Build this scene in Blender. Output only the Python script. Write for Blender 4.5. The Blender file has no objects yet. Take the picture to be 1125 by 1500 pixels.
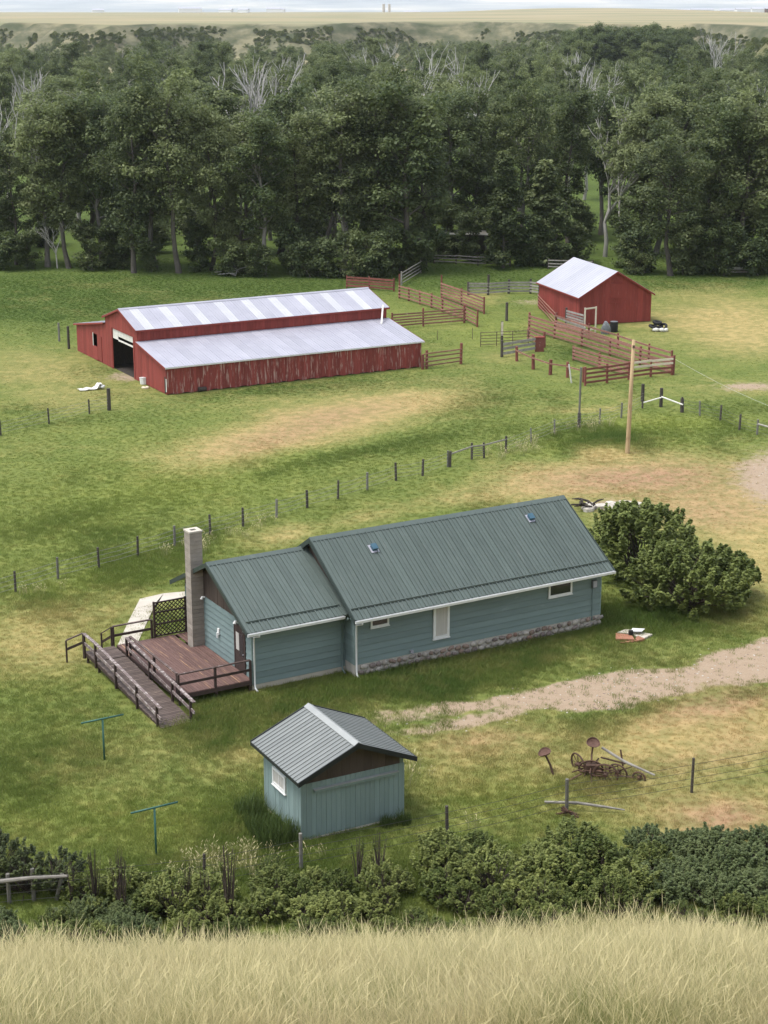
import bpy, bmesh, math, random
import numpy as np
from mathutils import Vector, Matrix, Quaternion
random.seed(7); R = random.Random(11)
SC = bpy.context.scene; COL = SC.collection
rad = math.radians

# ------------------------------------------------------------------ camera, sky, sun, exposure
F, PITCH, CAMH = 2540.0, rad(16.24), 30.0          # focal length in photo pixels (1125 x 1500)
cd = bpy.data.cameras.new('camera'); cam = bpy.data.objects.new('camera', cd); COL.objects.link(cam)
cam.location = (0, 0, CAMH); cam.rotation_euler = (rad(90) - PITCH, 0, 0)
cd.sensor_fit = 'VERTICAL'; cd.sensor_height = 36.0; cd.lens = 36.0 * F / 1500.0
cd.clip_start = 0.1; cd.clip_end = 60000
SC.camera = cam
SUN_DIR = Vector((-0.42, -0.12, 1.05)).normalized()
world = bpy.data.worlds.new('World'); SC.world = world; world.use_nodes = True
wn = world.node_tree.nodes; wl = world.node_tree.links
sky = wn.new('ShaderNodeTexSky'); sky.sky_type = 'NISHITA'; sky.sun_disc = False
sky.sun_elevation = math.asin(SUN_DIR.z); sky.sun_rotation = math.atan2(SUN_DIR.x, SUN_DIR.y)
sky.dust_density = 3.0; sky.air_density = 1.0; sky.altitude = 1000
hs = wn.new('ShaderNodeHueSaturation'); hs.inputs['Saturation'].default_value = 0.38
wl.new(sky.outputs[0], hs.inputs['Color'])
bg = wn['Background']; bg.inputs['Strength'].default_value = 0.15
wl.new(hs.outputs[0], bg.inputs['Color'])
sl = bpy.data.lights.new('sun', 'SUN'); sl.energy = 1.5; sl.angle = rad(22); sl.color = (1.0, 0.955, 0.88)
so = bpy.data.objects.new('sun', sl); COL.objects.link(so)
so.rotation_euler = SUN_DIR.to_track_quat('Z', 'Y').to_euler(); so.location = (-40, 0, 80)
vs = SC.view_settings; vs.view_transform = 'Standard'; vs.look = 'None'; vs.gamma = 1.0; vs.use_curve_mapping = False
vs.exposure = 1.25
SC.render.engine = 'CYCLES'
SC.cycles.use_denoising = True; SC.cycles.max_bounces = 5; SC.cycles.diffuse_bounces = 3; SC.cycles.glossy_bounces = 2
SC.cycles.transmission_bounces = 3; SC.cycles.transparent_max_bounces = 6; SC.cycles.volume_bounces = 1
SC.cycles.caustics_reflective = False; SC.cycles.caustics_refractive = False

# ------------------------------------------------------------------ pixel <-> place
def G(px, py, z=0.0):
    a = (px - 562.5) / F; b = (py - 750.0) / F
    r = Vector((a, math.cos(PITCH) - b * math.sin(PITCH), -math.sin(PITCH) - b * math.cos(PITCH)))
    t = (z - CAMH) / r.z
    return Vector((r.x * t, r.y * t, z))
def PX(x, y, z):                                      # numpy: place -> photo pixel
    d = z - CAMH
    zf = y * math.cos(PITCH) - d * math.sin(PITCH); up = y * math.sin(PITCH) + d * math.cos(PITCH)
    zf = np.where(zf < 1, 1, zf)
    return 562.5 + F * x / zf, 750 - F * up / zf
def hpx(px, yb, yt):                                  # height in metres of an upright thing from base and top pixel
    g = G(px, yb); lo, hi = 0.0, 60.0
    for _ in range(40):
        m = (lo + hi) / 2
        if float(PX(np.array(g.x), np.array(g.y), np.array(m))[1]) > yt: lo = m
        else: hi = m
    return lo

# ------------------------------------------------------------------ materials
MATS = {}
def nodes(name):
    m = bpy.data.materials.new(name); m.use_nodes = True
    nt = m.node_tree; MATS[name] = m
    return m, nt.nodes, nt.links, nt.nodes['Principled BSDF']
def nz(n, l, vec, scale, detail=4.0, rough=0.55):
    t = n.new('ShaderNodeTexNoise'); t.inputs['Scale'].default_value = scale
    t.inputs['Detail'].default_value = detail; t.inputs['Roughness'].default_value = rough
    if vec is not None: l.new(vec, t.inputs['Vector'])
    return t.outputs['Fac']
def ramp(n, l, fac, stops):
    r = n.new('ShaderNodeValToRGB'); e = r.color_ramp.elements
    while len(e) < len(stops): e.new(0.5)
    for k, (p, c) in enumerate(stops):
        e[k].position = p; e[k].color = (*c, 1) if len(c) == 3 else c
    l.new(fac, r.inputs['Fac']); return r.outputs['Color']
def mixc(n, l, fac, a, b, mode='MIX'):
    m = n.new('ShaderNodeMix'); m.data_type = 'RGBA'; m.blend_type = mode
    for s, v in ((0, fac), (6, a), (7, b)):
        if hasattr(v, 'is_linked') or hasattr(v, 'links'): l.new(v, m.inputs[s])
        elif isinstance(v, (int, float)): m.inputs[s].default_value = v
        else: m.inputs[s].default_value = (*v, 1)
    return m.outputs[2]
def mth(n, l, op, a, b=0.0, clamp=False):
    m = n.new('ShaderNodeMath'); m.operation = op; m.use_clamp = clamp
    for s, v in ((0, a), (1, b)):
        if isinstance(v, (int, float)): m.inputs[s].default_value = v
        else: l.new(v, m.inputs[s])
    return m.outputs[0]
def coords(n, l, stretch=(1, 1, 1), seeded=True):
    tc = n.new('ShaderNodeTexCoord'); mp = n.new('ShaderNodeMapping'); mp.inputs['Scale'].default_value = stretch
    l.new(tc.outputs['Object'], mp.inputs['Vector'])
    if seeded:
        oi = n.new('ShaderNodeObjectInfo'); m = n.new('ShaderNodeVectorMath'); m.operation = 'SCALE'
        m.inputs[0].default_value = (37, 53, 71); l.new(oi.outputs['Random'], m.inputs['Scale'])
        l.new(m.outputs[0], mp.inputs['Location'])
        return mp.outputs[0], oi.outputs['Random']
    return mp.outputs[0], None
def surf(name, c1, c2, scale=3.0, stretch=(1, 1, 1), rough=0.7, rnd=0.15, bump=0.15, wear=None, wear_amt=0.5, wear_scale=4.0,
         wear_stretch=None, metal=0.0, spec=0.3, fine=40.0):
    """Paint, wood, metal, stone: two mixed tones, per-piece brightness, an optional worn-through colour and fine relief."""
    m, n, l, p = nodes(name)
    v, rn = coords(n, l, stretch)
    c = mixc(n, l, ramp(n, l, nz(n, l, v, scale), [(0.3, (0, 0, 0)), (0.7, (1, 1, 1))]), c1, c2)
    c = mixc(n, l, 0.35, c, ramp(n, l, nz(n, l, v, fine, 2), [(0.3, (0.72, 0.72, 0.72)), (0.7, (1.0, 1.0, 1.0))]), 'MULTIPLY')
    if rnd:
        b = n.new('ShaderNodeMapRange'); l.new(rn, b.inputs[0]); b.inputs[3].default_value = 1 - rnd; b.inputs[4].default_value = 1 + rnd
        vm = n.new('ShaderNodeVectorMath'); vm.operation = 'SCALE'; l.new(c, vm.inputs[0]); l.new(b.outputs[0], vm.inputs['Scale']); c = vm.outputs[0]
    if wear is not None:
        wv, _ = coords(n, l, wear_stretch or stretch)
        w = nz(n, l, wv, wear_scale, 6, 0.65)
        lo = 0.72 - 0.34 * wear_amt
        c = mixc(n, l, ramp(n, l, w, [(lo, (0, 0, 0)), (min(lo + 0.10, 0.99), (1, 1, 1))]), c, wear)
    l.new(c, p.inputs['Base Color'])
    rr = n.new('ShaderNodeMapRange'); l.new(nz(n, l, v, scale * 2, 3), rr.inputs[0])
    rr.inputs[3].default_value = max(rough - 0.12, 0.05); rr.inputs[4].default_value = min(rough + 0.12, 1); l.new(rr.outputs[0], p.inputs['Roughness'])
    p.inputs['Metallic'].default_value = metal; p.inputs['Specular IOR Level'].default_value = spec
    if bump:
        bp = n.new('ShaderNodeBump'); bp.inputs['Strength'].default_value = bump; bp.inputs['Distance'].default_value = 0.02
        l.new(nz(n, l, v, fine * 0.6, 4), bp.inputs['Height']); l.new(bp.outputs[0], p.inputs['Normal'])
    return m
WOODZ = (9, 9, 0.7)
surf('teal', (0.150, 0.208, 0.208), (0.178, 0.240, 0.240), 1.2, (0.5, 2, 3), 0.6, 0.12, 0.12, wear=(0.20, 0.25, 0.245), wear_amt=0.3, wear_scale=1.6, wear_stretch=(0.6, 0.6, 2))
surf('teal_board', (0.180, 0.250, 0.242), (0.220, 0.292, 0.282), 2.0, (6, 6, 0.5), 0.65, 0.10, 0.2, wear=(0.33, 0.38, 0.36), wear_amt=0.25)
surf('green_roof', (0.078, 0.102, 0.094), (0.094, 0.120, 0.111), 0.8, (1, 1, 1), 0.45, 0.09, 0.06, spec=0.4, wear=(0.108, 0.130, 0.121), wear_amt=0.35, wear_scale=1.2, wear_stretch=(2, 0.35, 0.35))
surf('green_trim', (0.032, 0.046, 0.042), (0.042, 0.058, 0.052), 2, (1, 1, 1), 0.5, 0.05, 0.04)
surf('grey_roof', (0.165, 0.178, 0.174), (0.200, 0.214, 0.208), 0.9, (1, 1, 1), 0.42, 0.06, 0.04, spec=0.4)
surf('grey_ridge', (0.29, 0.305, 0.30), (0.34, 0.355, 0.35), 2, (1, 1, 1), 0.4, 0.05, 0.04)
surf('black_trim', (0.016, 0.019, 0.019), (0.024, 0.028, 0.028), 2, (1, 1, 1), 0.5, 0.05, 0.05)
surf('white_paint', (0.66, 0.67, 0.67), (0.76, 0.77, 0.76), 3, (1, 1, 1), 0.5, 0.05, 0.05, wear=(0.42, 0.40, 0.36), wear_amt=0.15)
surf('brown_gable', (0.055, 0.040, 0.033), (0.075, 0.055, 0.044), 3, WOODZ, 0.7, 0.15, 0.2)
surf('chimney_block', (0.27, 0.235, 0.20), (0.35, 0.31, 0.27), 2.5, (1, 1, 1), 0.9, 0.12, 0.4, fine=25)
surf('concrete', (0.42, 0.38, 0.32), (0.52, 0.48, 0.41), 1.2, (1, 1, 1), 0.9, 0.08, 0.3, wear=(0.25, 0.23, 0.18), wear_amt=0.35, wear_scale=1.5)
surf('mortar', (0.40, 0.38, 0.35), (0.50, 0.47, 0.43), 4, (1, 1, 1), 0.9, 0.0, 0.4)
for k, (a, b) in enumerate([((0.20, 0.125, 0.10), (0.28, 0.185, 0.15)), ((0.25, 0.23, 0.20), (0.34, 0.31, 0.28)), ((0.17, 0.14, 0.125), (0.24, 0.20, 0.185)),
                            ((0.36, 0.33, 0.29), (0.44, 0.41, 0.37)), ((0.22, 0.16, 0.13), (0.30, 0.23, 0.19))]):
    surf('field_stone_%d' % k, a, b, 9, (1, 1, 1), 0.85, 0.2, 0.4)
surf('deck', (0.105, 0.058, 0.050), (0.150, 0.090, 0.078), 3, (4, 0.6, 4), 0.7, 0.22, 0.2, wear=(0.44, 0.27, 0.15), wear_amt=0.40, wear_scale=2.0, wear_stretch=(4.5, 0.16, 4.5))
surf('deck_dark', (0.040, 0.026, 0.023), (0.062, 0.040, 0.035), 3, (2, 2, 2), 0.7, 0.12, 0.2)
surf('deck_rail', (0.070, 0.045, 0.040), (0.110, 0.078, 0.070), 3, (2, 2, 2), 0.7, 0.12, 0.2, wear=(0.30, 0.25, 0.23), wear_amt=0.35, wear_scale=3)
surf('ramp_rail', (0.14, 0.105, 0.098), (0.20, 0.16, 0.15), 3, (2, 2, 2), 0.7, 0.12, 0.2, wear=(0.38, 0.34, 0.325), wear_amt=0.6, wear_scale=3)
surf('ramp_slat', (0.075, 0.055, 0.048), (0.125, 0.095, 0.082), 3, (0.6, 4, 4), 0.75, 0.22, 0.2, wear=(0.30, 0.24, 0.18), wear_amt=0.3, wear_scale=3)
surf('barn_red', (0.205, 0.036, 0.029), (0.262, 0.052, 0.042), 2.5, (7, 7, 0.6), 0.75, 0.16, 0.25, wear=(0.33, 0.22, 0.20), wear_amt=0.22, wear_scale=2.2, wear_stretch=(6, 6, 0.6))
surf('barn_red_worn', (0.205, 0.040, 0.033), (0.265, 0.060, 0.050), 2.5, (7, 7, 0.6), 0.8, 0.18, 0.3, wear=(0.40, 0.26, 0.225), wear_amt=0.52, wear_scale=1.3, wear_stretch=(5, 5, 0.6))
surf('barn_white', (0.55, 0.54, 0.50), (0.70, 0.69, 0.65), 3, (1, 1, 1), 0.7, 0.1, 0.2, wear=(0.28, 0.20, 0.17), wear_amt=0.3)
surf('galvanised', (0.315, 0.315, 0.37), (0.38, 0.38, 0.435), 0.5, (1, 1, 1), 0.42, 0.06, 0.05, spec=0.5, fine=18)
surf('fibreglass', (0.42, 0.425, 0.46), (0.49, 0.495, 0.53), 0.6, (1, 1, 1), 0.4, 0.04, 0.05)
surf('pale_steel', (0.36, 0.365, 0.415), (0.42, 0.425, 0.475), 0.35, (1, 1, 1), 0.4, 0.05, 0.04, spec=0.5, fine=18)
surf('fence_red', (0.170, 0.055, 0.043), (0.220, 0.078, 0.062), 3, (1, 1, 1), 0.8, 0.2, 0.25, wear=(0.28, 0.17, 0.14), wear_amt=0.3, wear_scale=2.5)
surf('rail_red_pale', (0.235, 0.105, 0.082), (0.300, 0.155, 0.120), 3, (1, 1, 1), 0.8, 0.2, 0.25, wear=(0.36, 0.26, 0.21), wear_amt=0.35, wear_scale=2.5)
surf('grey_wood', (0.20, 0.185, 0.165), (0.32, 0.30, 0.27), 3, (1, 1, 1), 0.85, 0.22, 0.3)
surf('pale_wood', (0.60, 0.53, 0.41), (0.70, 0.63, 0.51), 3, (1, 1, 1), 0.8, 0.12, 0.2)
surf('dark_post', (0.050, 0.043, 0.038), (0.085, 0.073, 0.062), 5, (3, 3, 1), 0.9, 0.2, 0.3)
surf('grey_post', (0.13, 0.125, 0.11), (0.20, 0.19, 0.17), 5, (3, 3, 1), 0.9, 0.2, 0.3)
surf('pole_wood', (0.36, 0.25, 0.14), (0.46, 0.34, 0.20), 3, (5, 5, 0.5), 0.8, 0.05, 0.2, wear=(0.16, 0.10, 0.06), wear_amt=0.42, wear_scale=1.5, wear_stretch=(4, 4, 0.7))
surf('wire', (0.16, 0.16, 0.15), (0.22, 0.22, 0.21), 3, (1, 1, 1), 0.5, 0, 0, metal=0.5)
surf('pipe_rust', (0.085, 0.055, 0.042), (0.13, 0.09, 0.07), 6, (1, 1, 1), 0.7, 0.1, 0.1)
surf('rust', (0.060, 0.036, 0.026), (0.105, 0.058, 0.038), 8, (1, 1, 1), 0.85, 0.15, 0.3)
surf('rust_red', (0.085, 0.045, 0.034), (0.13, 0.075, 0.058), 8, (1, 1, 1), 0.85, 0.15, 0.3)
surf('teal_pipe', (0.032, 0.105, 0.082), (0.045, 0.130, 0.104), 5, (1, 1, 1), 0.5, 0.05, 0.05)
surf('blue_vent', (0.04, 0.095, 0.14), (0.055, 0.12, 0.17), 5, (1, 1, 1), 0.4, 0.05, 0.05)
surf('black_rubber', (0.010, 0.010, 0.011), (0.018, 0.018, 0.019), 5, (1, 1, 1), 0.7, 0.1, 0.1)
surf('grey_plastic', (0.11, 0.12, 0.13), (0.16, 0.17, 0.18), 5, (1, 1, 1), 0.6, 0.1, 0.1)
surf('brick_red', (0.28, 0.12, 0.075), (0.36, 0.17, 0.11), 6, (1, 1, 1), 0.85, 0.15, 0.3)
surf('pale_rock', (0.40, 0.36, 0.31), (0.54, 0.50, 0.44), 3, (1, 1, 1), 0.9, 0.15, 0.5)
surf('curtain', (0.42, 0.41, 0.38), (0.52, 0.50, 0.47), 2, (9, 9, 0.3), 0.9, 0.0, 0.1)
surf('charred_wood', (0.030, 0.024, 0.021), (0.060, 0.048, 0.040), 6, (1, 1, 1), 0.9, 0.2, 0.4)
surf('dead_wood', (0.34, 0.325, 0.30), (0.46, 0.44, 0.41), 2, (1, 1, 1), 0.9, 0.12, 0.3)
surf('bark', (0.070, 0.062, 0.052), (0.125, 0.110, 0.094), 2, (3, 3, 0.6), 0.95, 0.25, 0.5, fine=8)
surf('pale_bark', (0.26, 0.245, 0.22), (0.38, 0.365, 0.33), 1.5, (3, 3, 0.6), 0.95, 0.15, 0.5, fine=8)
surf('mid_bark', (0.12, 0.11, 0.096), (0.20, 0.185, 0.165), 2, (3, 3, 0.6), 0.95, 0.25, 0.5, fine=8)
surf('stem_wood', (0.055, 0.043, 0.036), (0.095, 0.075, 0.062), 4, (2, 2, 1), 0.95, 0.2, 0.3)
def glass(name, col, rough=0.08):
    m, n, l, p = nodes(name); p.inputs['Base Color'].default_value = (*col, 1); p.inputs['Roughness'].default_value = rough
    p.inputs['Specular IOR Level'].default_value = 0.6
    return m
glass('dark_glass', (0.018, 0.022, 0.024))

def leafmat(name, dark, light, trans=0.30, objvar=0.22):
    m, n, l, p = nodes(name)
    at = n.new('ShaderNodeAttribute'); at.attribute_name = 'tone'
    oi = n.new('ShaderNodeObjectInfo')
    f = mth(n, l, 'ADD', at.outputs['Fac'], mth(n, l, 'MULTIPLY', mth(n, l, 'SUBTRACT', oi.outputs['Random'], 0.5), objvar * 2), True)
    c = mixc(n, l, f, dark, light)
    l.new(c, p.inputs['Base Color']); p.inputs['Roughness'].default_value = 0.55; p.inputs['Specular IOR Level'].default_value = 0.25
    tr = n.new('ShaderNodeBsdfTranslucent'); l.new(mixc(n, l, 0.35, c, (0.16, 0.20, 0.04)), tr.inputs['Color'])
    mx = n.new('ShaderNodeMixShader'); mx.inputs[0].default_value = trans
    l.new(p.outputs[0], mx.inputs[1]); l.new(tr.outputs[0], mx.inputs[2]); l.new(mx.outputs[0], n['Material Output'].inputs['Surface'])
    return m
leafmat('cottonwood_leaf', (0.066, 0.090, 0.040), (0.235, 0.270, 0.122), trans=0.45, objvar=0.45)
leafmat('dark_leaf', (0.052, 0.078, 0.035), (0.150, 0.185, 0.078), 0.40)
leafmat('lilac_leaf', (0.075, 0.108, 0.026), (0.235, 0.275, 0.080), 0.38)
leafmat('shrub_leaf', (0.092, 0.125, 0.032), (0.300, 0.335, 0.105), 0.42, 0.42)
leafmat('olive_leaf', (0.080, 0.112, 0.042), (0.195, 0.235, 0.100), 0.38)
leafmat('nettle_leaf', (0.045, 0.062, 0.024), (0.110, 0.135, 0.048))

# ------------------------------------------------------------------ mesh helpers
class MB:
    def __init__(s): s.v = []; s.f = []
    def add(s, vs, fs):
        o = len(s.v); s.v += [tuple(a) for a in vs]; s.f += [tuple(i + o for i in f) for f in fs]; return s
    def box(s, lo, hi):
        x0, y0, z0 = lo; x1, y1, z1 = hi
        return s.add([(x0, y0, z0), (x1, y0, z0), (x1, y1, z0), (x0, y1, z0), (x0, y0, z1), (x1, y0, z1), (x1, y1, z1), (x0, y1, z1)],
                     [(0, 3, 2, 1), (4, 5, 6, 7), (0, 1, 5, 4), (1, 2, 6, 5), (2, 3, 7, 6), (3, 0, 4, 7)])
    def prism(s, poly, axis, a, b):
        """poly: 2-D outline (other two axes in order), extruded along axis from a to b."""
        n = len(poly); vs = []
        for t in (a, b):
            for p in poly:
                q = list(p); q.insert(axis, t); vs.append(q)
        return s.add(vs, [tuple(range(n))[::-1], tuple(range(n, 2 * n))] + [(k, (k + 1) % n, n + (k + 1) % n, n + k) for k in range(n)])
    def bar(s, p, q, w, h, up=(0, 0, 1)):
        """square timber from p to q, w wide (sideways) and h high."""
        p, q = Vector(p), Vector(q); d = (q - p).normalized(); up = Vector(up)
        if abs(d.dot(up)) > 0.98: up = Vector((0, 1, 0))
        sd = d.cross(up).normalized(); uu = sd.cross(d).normalized(); vs = []
        for c in (p, q):
            for a, b in ((-1, -1), (1, -1), (1, 1), (-1, 1)): vs.append(c + sd * (a * w / 2) + uu * (b * h / 2))
        return s.add(vs, [(0, 3, 2, 1), (4, 5, 6, 7), (0, 1, 5, 4), (1, 2, 6, 5), (2, 3, 7, 6), (3, 0, 4, 7)])
    def tube(s, pts, radii, n=6, cap=True):
        pts = [Vector(p) for p in pts]; base = len(s.v); k = len(pts); ref = None
        for i, p in enumerate(pts):
            d = (pts[min(i + 1, k - 1)] - pts[max(i - 1, 0)])
            if d.length < 1e-9: d = Vector((0, 0, 1))
            d.normalize()
            if ref is None: ref = Vector((1, 0, 0)) if abs(d.x) < 0.8 else Vector((0, 1, 0))
            a = (ref - d * ref.dot(d)).normalized(); b = d.cross(a); ref = a
            r = radii[i] if hasattr(radii, '__len__') else radii
            for j in range(n):
                t = 2 * math.pi * j / n; s.v.append(tuple(p + a * (r * math.cos(t)) + b * (r * math.sin(t))))
        for i in range(k - 1):
            for j in range(n):
                a0 = base + i * n + j; a1 = base + i * n + (j + 1) % n
                s.f.append((a0, a1, a1 + n, a0 + n))
        if cap:
            s.f.append(tuple(base + j for j in range(n))[::-1]); s.f.append(tuple(base + (k - 1) * n + j for j in range(n)))
        return s
    def mesh(s, name, smooth=False):
        me = bpy.data.meshes.new(name); me.from_pydata(s.v, [], s.f); me.update()
        if smooth: me.polygons.foreach_set('use_smooth', [True] * len(me.polygons))
        return me
    def build(s, name, mat, parent=None, smooth=False):
        return place(s.mesh(name, smooth), name, mat, parent)
def place(me, name, mat=None, parent=None, loc=None, rot=None, scl=None):
    if mat is not None and not me.materials: me.materials.append(MATS[mat])
    o = bpy.data.objects.new(name, me); COL.objects.link(o); o.parent = parent
    if loc is not None: o.location = loc
    if rot is not None: o.rotation_euler = rot
    if scl is not None: o.scale = scl if hasattr(scl, '__len__') else (scl,) * 3
    return o
def tag(o, label, cat, group=None):
    o['label'] = label; o['category'] = cat
    if group: o['group'] = group
    return o
def thing(name, label, cat, loc=(0, 0, 0), rz=0.0, group=None):
    o = bpy.data.objects.new(name, None); COL.objects.link(o); o.location = loc; o.rotation_euler = (0, 0, rz)
    o.empty_display_size = 0.3
    return tag(o, label, cat, group)
def bx(name, mat, parent, lo, hi): return MB().box(lo, hi).build(name, mat, parent)

# ------------------------------------------------------------------ noise for the terrain
def vnoise(x, y, scale, seed=0):
    x = np.asarray(x) / scale + seed * 17.3; y = np.asarray(y) / scale + seed * 9.1
    xi = np.floor(x); yi = np.floor(y); fx = x - xi; fy = y - yi
    fx = fx * fx * (3 - 2 * fx); fy = fy * fy * (3 - 2 * fy)
    def h(a, b):
        v = np.sin(a * 127.1 + b * 311.7 + seed * 74.7) * 43758.5453
        return v - np.floor(v)
    return (h(xi, yi) * (1 - fx) + h(xi + 1, yi) * fx) * (1 - fy) + (h(xi, yi + 1) * (1 - fx) + h(xi + 1, yi + 1) * fx) * fy
def fbm(x, y, scale, seed=0, o=4):
    s = 0; a = 0.5; t = 0
    for k in range(o): s = s + a * vnoise(x, y, scale / 2 ** k, seed + k); t += a; a *= 0.5
    return s / t
sstep = lambda a, b, x: (lambda t: t * t * (3 - 2 * t))(np.clip((x - a) / (b - a), 0, 1))

HILL = np.array([(-60, 44), (-20, 34), (-6, 30.2), (0, 28.3), (8, 23.9), (16, 19.45), (20, 17.25), (24, 15.2), (27, 13.05), (32, 9.5), (38, 5.9), (44, 2.1), (49, 0.35), (53, 0.0), (60, 0)])
def bluff_edge(x, y):                                 # distance of the plateau rim across the valley
    a = x / np.maximum(y, 1)
    return 1150 + 90 * np.sin(a * 19 + 1) + 60 * np.sin(a * 47) - 430 * sstep(0.16, 0.24, a) + 70 * vnoise(x, y, 110, 5) - 60 * vnoise(x, x * 0 + 3.0, 60, 15)
def terrain(x, y):
    x = np.asarray(x, float); y = np.asarray(y, float)
    z = np.interp(y, HILL[:, 0], HILL[:, 1])
    hillw = 1 - sstep(40, 52, y)
    z = z + hillw * (0.035 * np.clip(x, -60, 60) + 0.22 * (fbm(x, y, 5, 3) - 0.5))
    e = bluff_edge(x, y)
    up = sstep(-75, 8, y - e)
    gully = 0.25 * (vnoise(x, y * 0.3, 26, 8) - 0.5)
    z = z + 20.0 * np.clip(up + gully * up * (1 - up) * 4, 0, 1)
    z = z + 9.0 * np.exp(-((x - 300) / 210) ** 2 - ((y - 2600) / 500) ** 2)
    z = z + 3.0 * (fbm(x, y, 420, 4) - 0.5) * sstep(1300, 2200, y)
    z = z - 14 * sstep(3600, 4300, y)
    far = sstep(6500, 16500, y)
    z = z + far * (250 + 90 * fbm(x, y, 2600, 6))
    return z

# ------------------------------------------------------------------ what grows where, with some painted shade (masks found from the photograph, fixed to the ground)
def ell(px, py, cx, cy, rx, ry, ang=0.0):
    c, s = math.cos(rad(ang)), math.sin(rad(ang)); dx, dy = px - cx, py - cy
    u = (dx * c + dy * s) / rx; v = (-dx * s + dy * c) / ry
    return np.exp(-(u * u + v * v))
DRY = [(400, 640, 150, 30, -10, 1.0), (530, 608, 140, 26, -8, .9), (620, 585, 80, 14, -8, .45), (300, 655, 110, 26, -8, .5), (130, 580, 90, 22, 0, .35), (60, 540, 90, 30, 0, .35),
       (1060, 470, 120, 36, 5, .95), (1090, 500, 70, 26, 0, .5), (940, 692, 190, 32, -3, 1.0), (800, 712, 110, 22, -6, .7), (1040, 745, 140, 34, 0, .95), (895, 668, 40, 8, 0, .7),
       (1100, 810, 70, 80, 0, .85), (50, 945, 110, 46, 0, .9), (140, 890, 120, 22, -8, .5), (430, 788, 40, 12, -8, .8), (540, 760, 60, 12, -8, .5), (660, 730, 60, 12, 0, .5),
       (900, 1095, 160, 36, -8, .7), (1070, 1080, 120, 70, 0, .9), (690, 1080, 90, 26, -8, .65), (1000, 1050, 140, 26, -8, .6), (1070, 1205, 120, 36, 0, .95), (900, 1175, 110, 22, 0, .4),
       (350, 1105, 30, 16, 0, .55), (700, 440, 60, 9, 0, .35), (680, 430, 40, 6, 0, .6), (740, 520, 60, 22, 0, .3), (150, 1120, 120, 50, 0, .2), (640, 1130, 60, 30, 0, .3), (470, 520, 40, 10, 0, .3),
       (330, 1262, 90, 14, 0, .35), (860, 600, 70, 8, -4, .35), (1090, 570, 60, 9, 0, .5)]
REDDISH = [(950, 702, 170, 24, -3, 1.0), (400, 640, 110, 20, -10, .6), (1050, 1020, 130, 26, -12, .9), (1070, 1205, 100, 26, 0, .95), (920, 1135, 120, 30, -5, .6), (1040, 750, 120, 30, 0, .6), (690, 1075, 90, 22, -8, .5), (520, 605, 100, 18, -8, .5), (1080, 1090, 60, 40, 0, .35)]
LUSH_SHADE = [(240, 420, 420, 26, -2, 1.0), (60, 445, 150, 40, 0, .5), (900, 405, 320, 14, 0, .8), (868, 1148, 60, 16, 0, .55), (640, 985, 260, 22, -12, .8), (440, 572, 200, 12, -6, .8), (60, 430, 170, 44, 0, .8), (350, 425, 200, 22, -4, .8), (700, 400, 300, 22, 0, .9), (700, 580, 70, 26, -5, .7), (560, 660, 140, 12, -12, .65),  # dark green growth; the rear pasture also has cloud shade painted in
        (110, 620, 130, 10, -4, .5), (960, 905, 130, 22, 0, .8), (400, 1200, 70, 40, 0, .8), (900, 640, 120, 14, 0, .5), (60, 770, 150, 20, -14, .4),  # dark patch below the leafy bushes is their shadow, painted into the turf
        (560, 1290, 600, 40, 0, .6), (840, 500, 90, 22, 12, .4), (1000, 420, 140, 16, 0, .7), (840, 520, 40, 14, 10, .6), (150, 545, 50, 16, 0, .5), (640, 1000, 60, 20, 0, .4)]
BRIGHT = [(230, 720, 260, 60, -12, .5), (980, 620, 130, 14, 0, .8), (760, 1160, 170, 40, 0, .5), (200, 1200, 260, 40, 0, .4), (730, 490, 60, 20, 0, .35), (820, 650, 60, 14, 0, .3), (160, 850, 150, 26, -14, .4), (980, 650, 120, 10, 0, .4)]
ROAD_C = [(1180, 950), (1125, 963), (1030, 987), (930, 1003), (830, 1020), (740, 1037), (660, 1050), (590, 1062), (540, 1068)]
def seg_dist(px, py, pts):
    d = np.full(px.shape, 1e9); tt = np.zeros(px.shape)
    for k in range(len(pts) - 1):
        a, b = np.array(pts[k], float), np.array(pts[k + 1], float); ab = b - a
        t = np.clip(((px - a[0]) * ab[0] + (py - a[1]) * ab[1]) / (ab @ ab), 0, 1)
        q = np.hypot(px - a[0] - t * ab[0], py - a[1] - t * ab[1])
        m = q < d; d = np.where(m, q, d); tt = np.where(m, (k + t) / (len(pts) - 1), tt)
    return d, tt
HP = (-1.352, 75.488, 0.525); SP = (-3.077, 58.907, 0.491); BP = (-17.421, 136.623, 0.505); CP = (19.12, 168.3, 0.311)
def local(P, x, y):
    c, s = math.cos(P[2]), math.sin(P[2]); dx, dy = x - P[0], y - P[1]
    return dx * c + dy * s, -dx * s + dy * c
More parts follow.
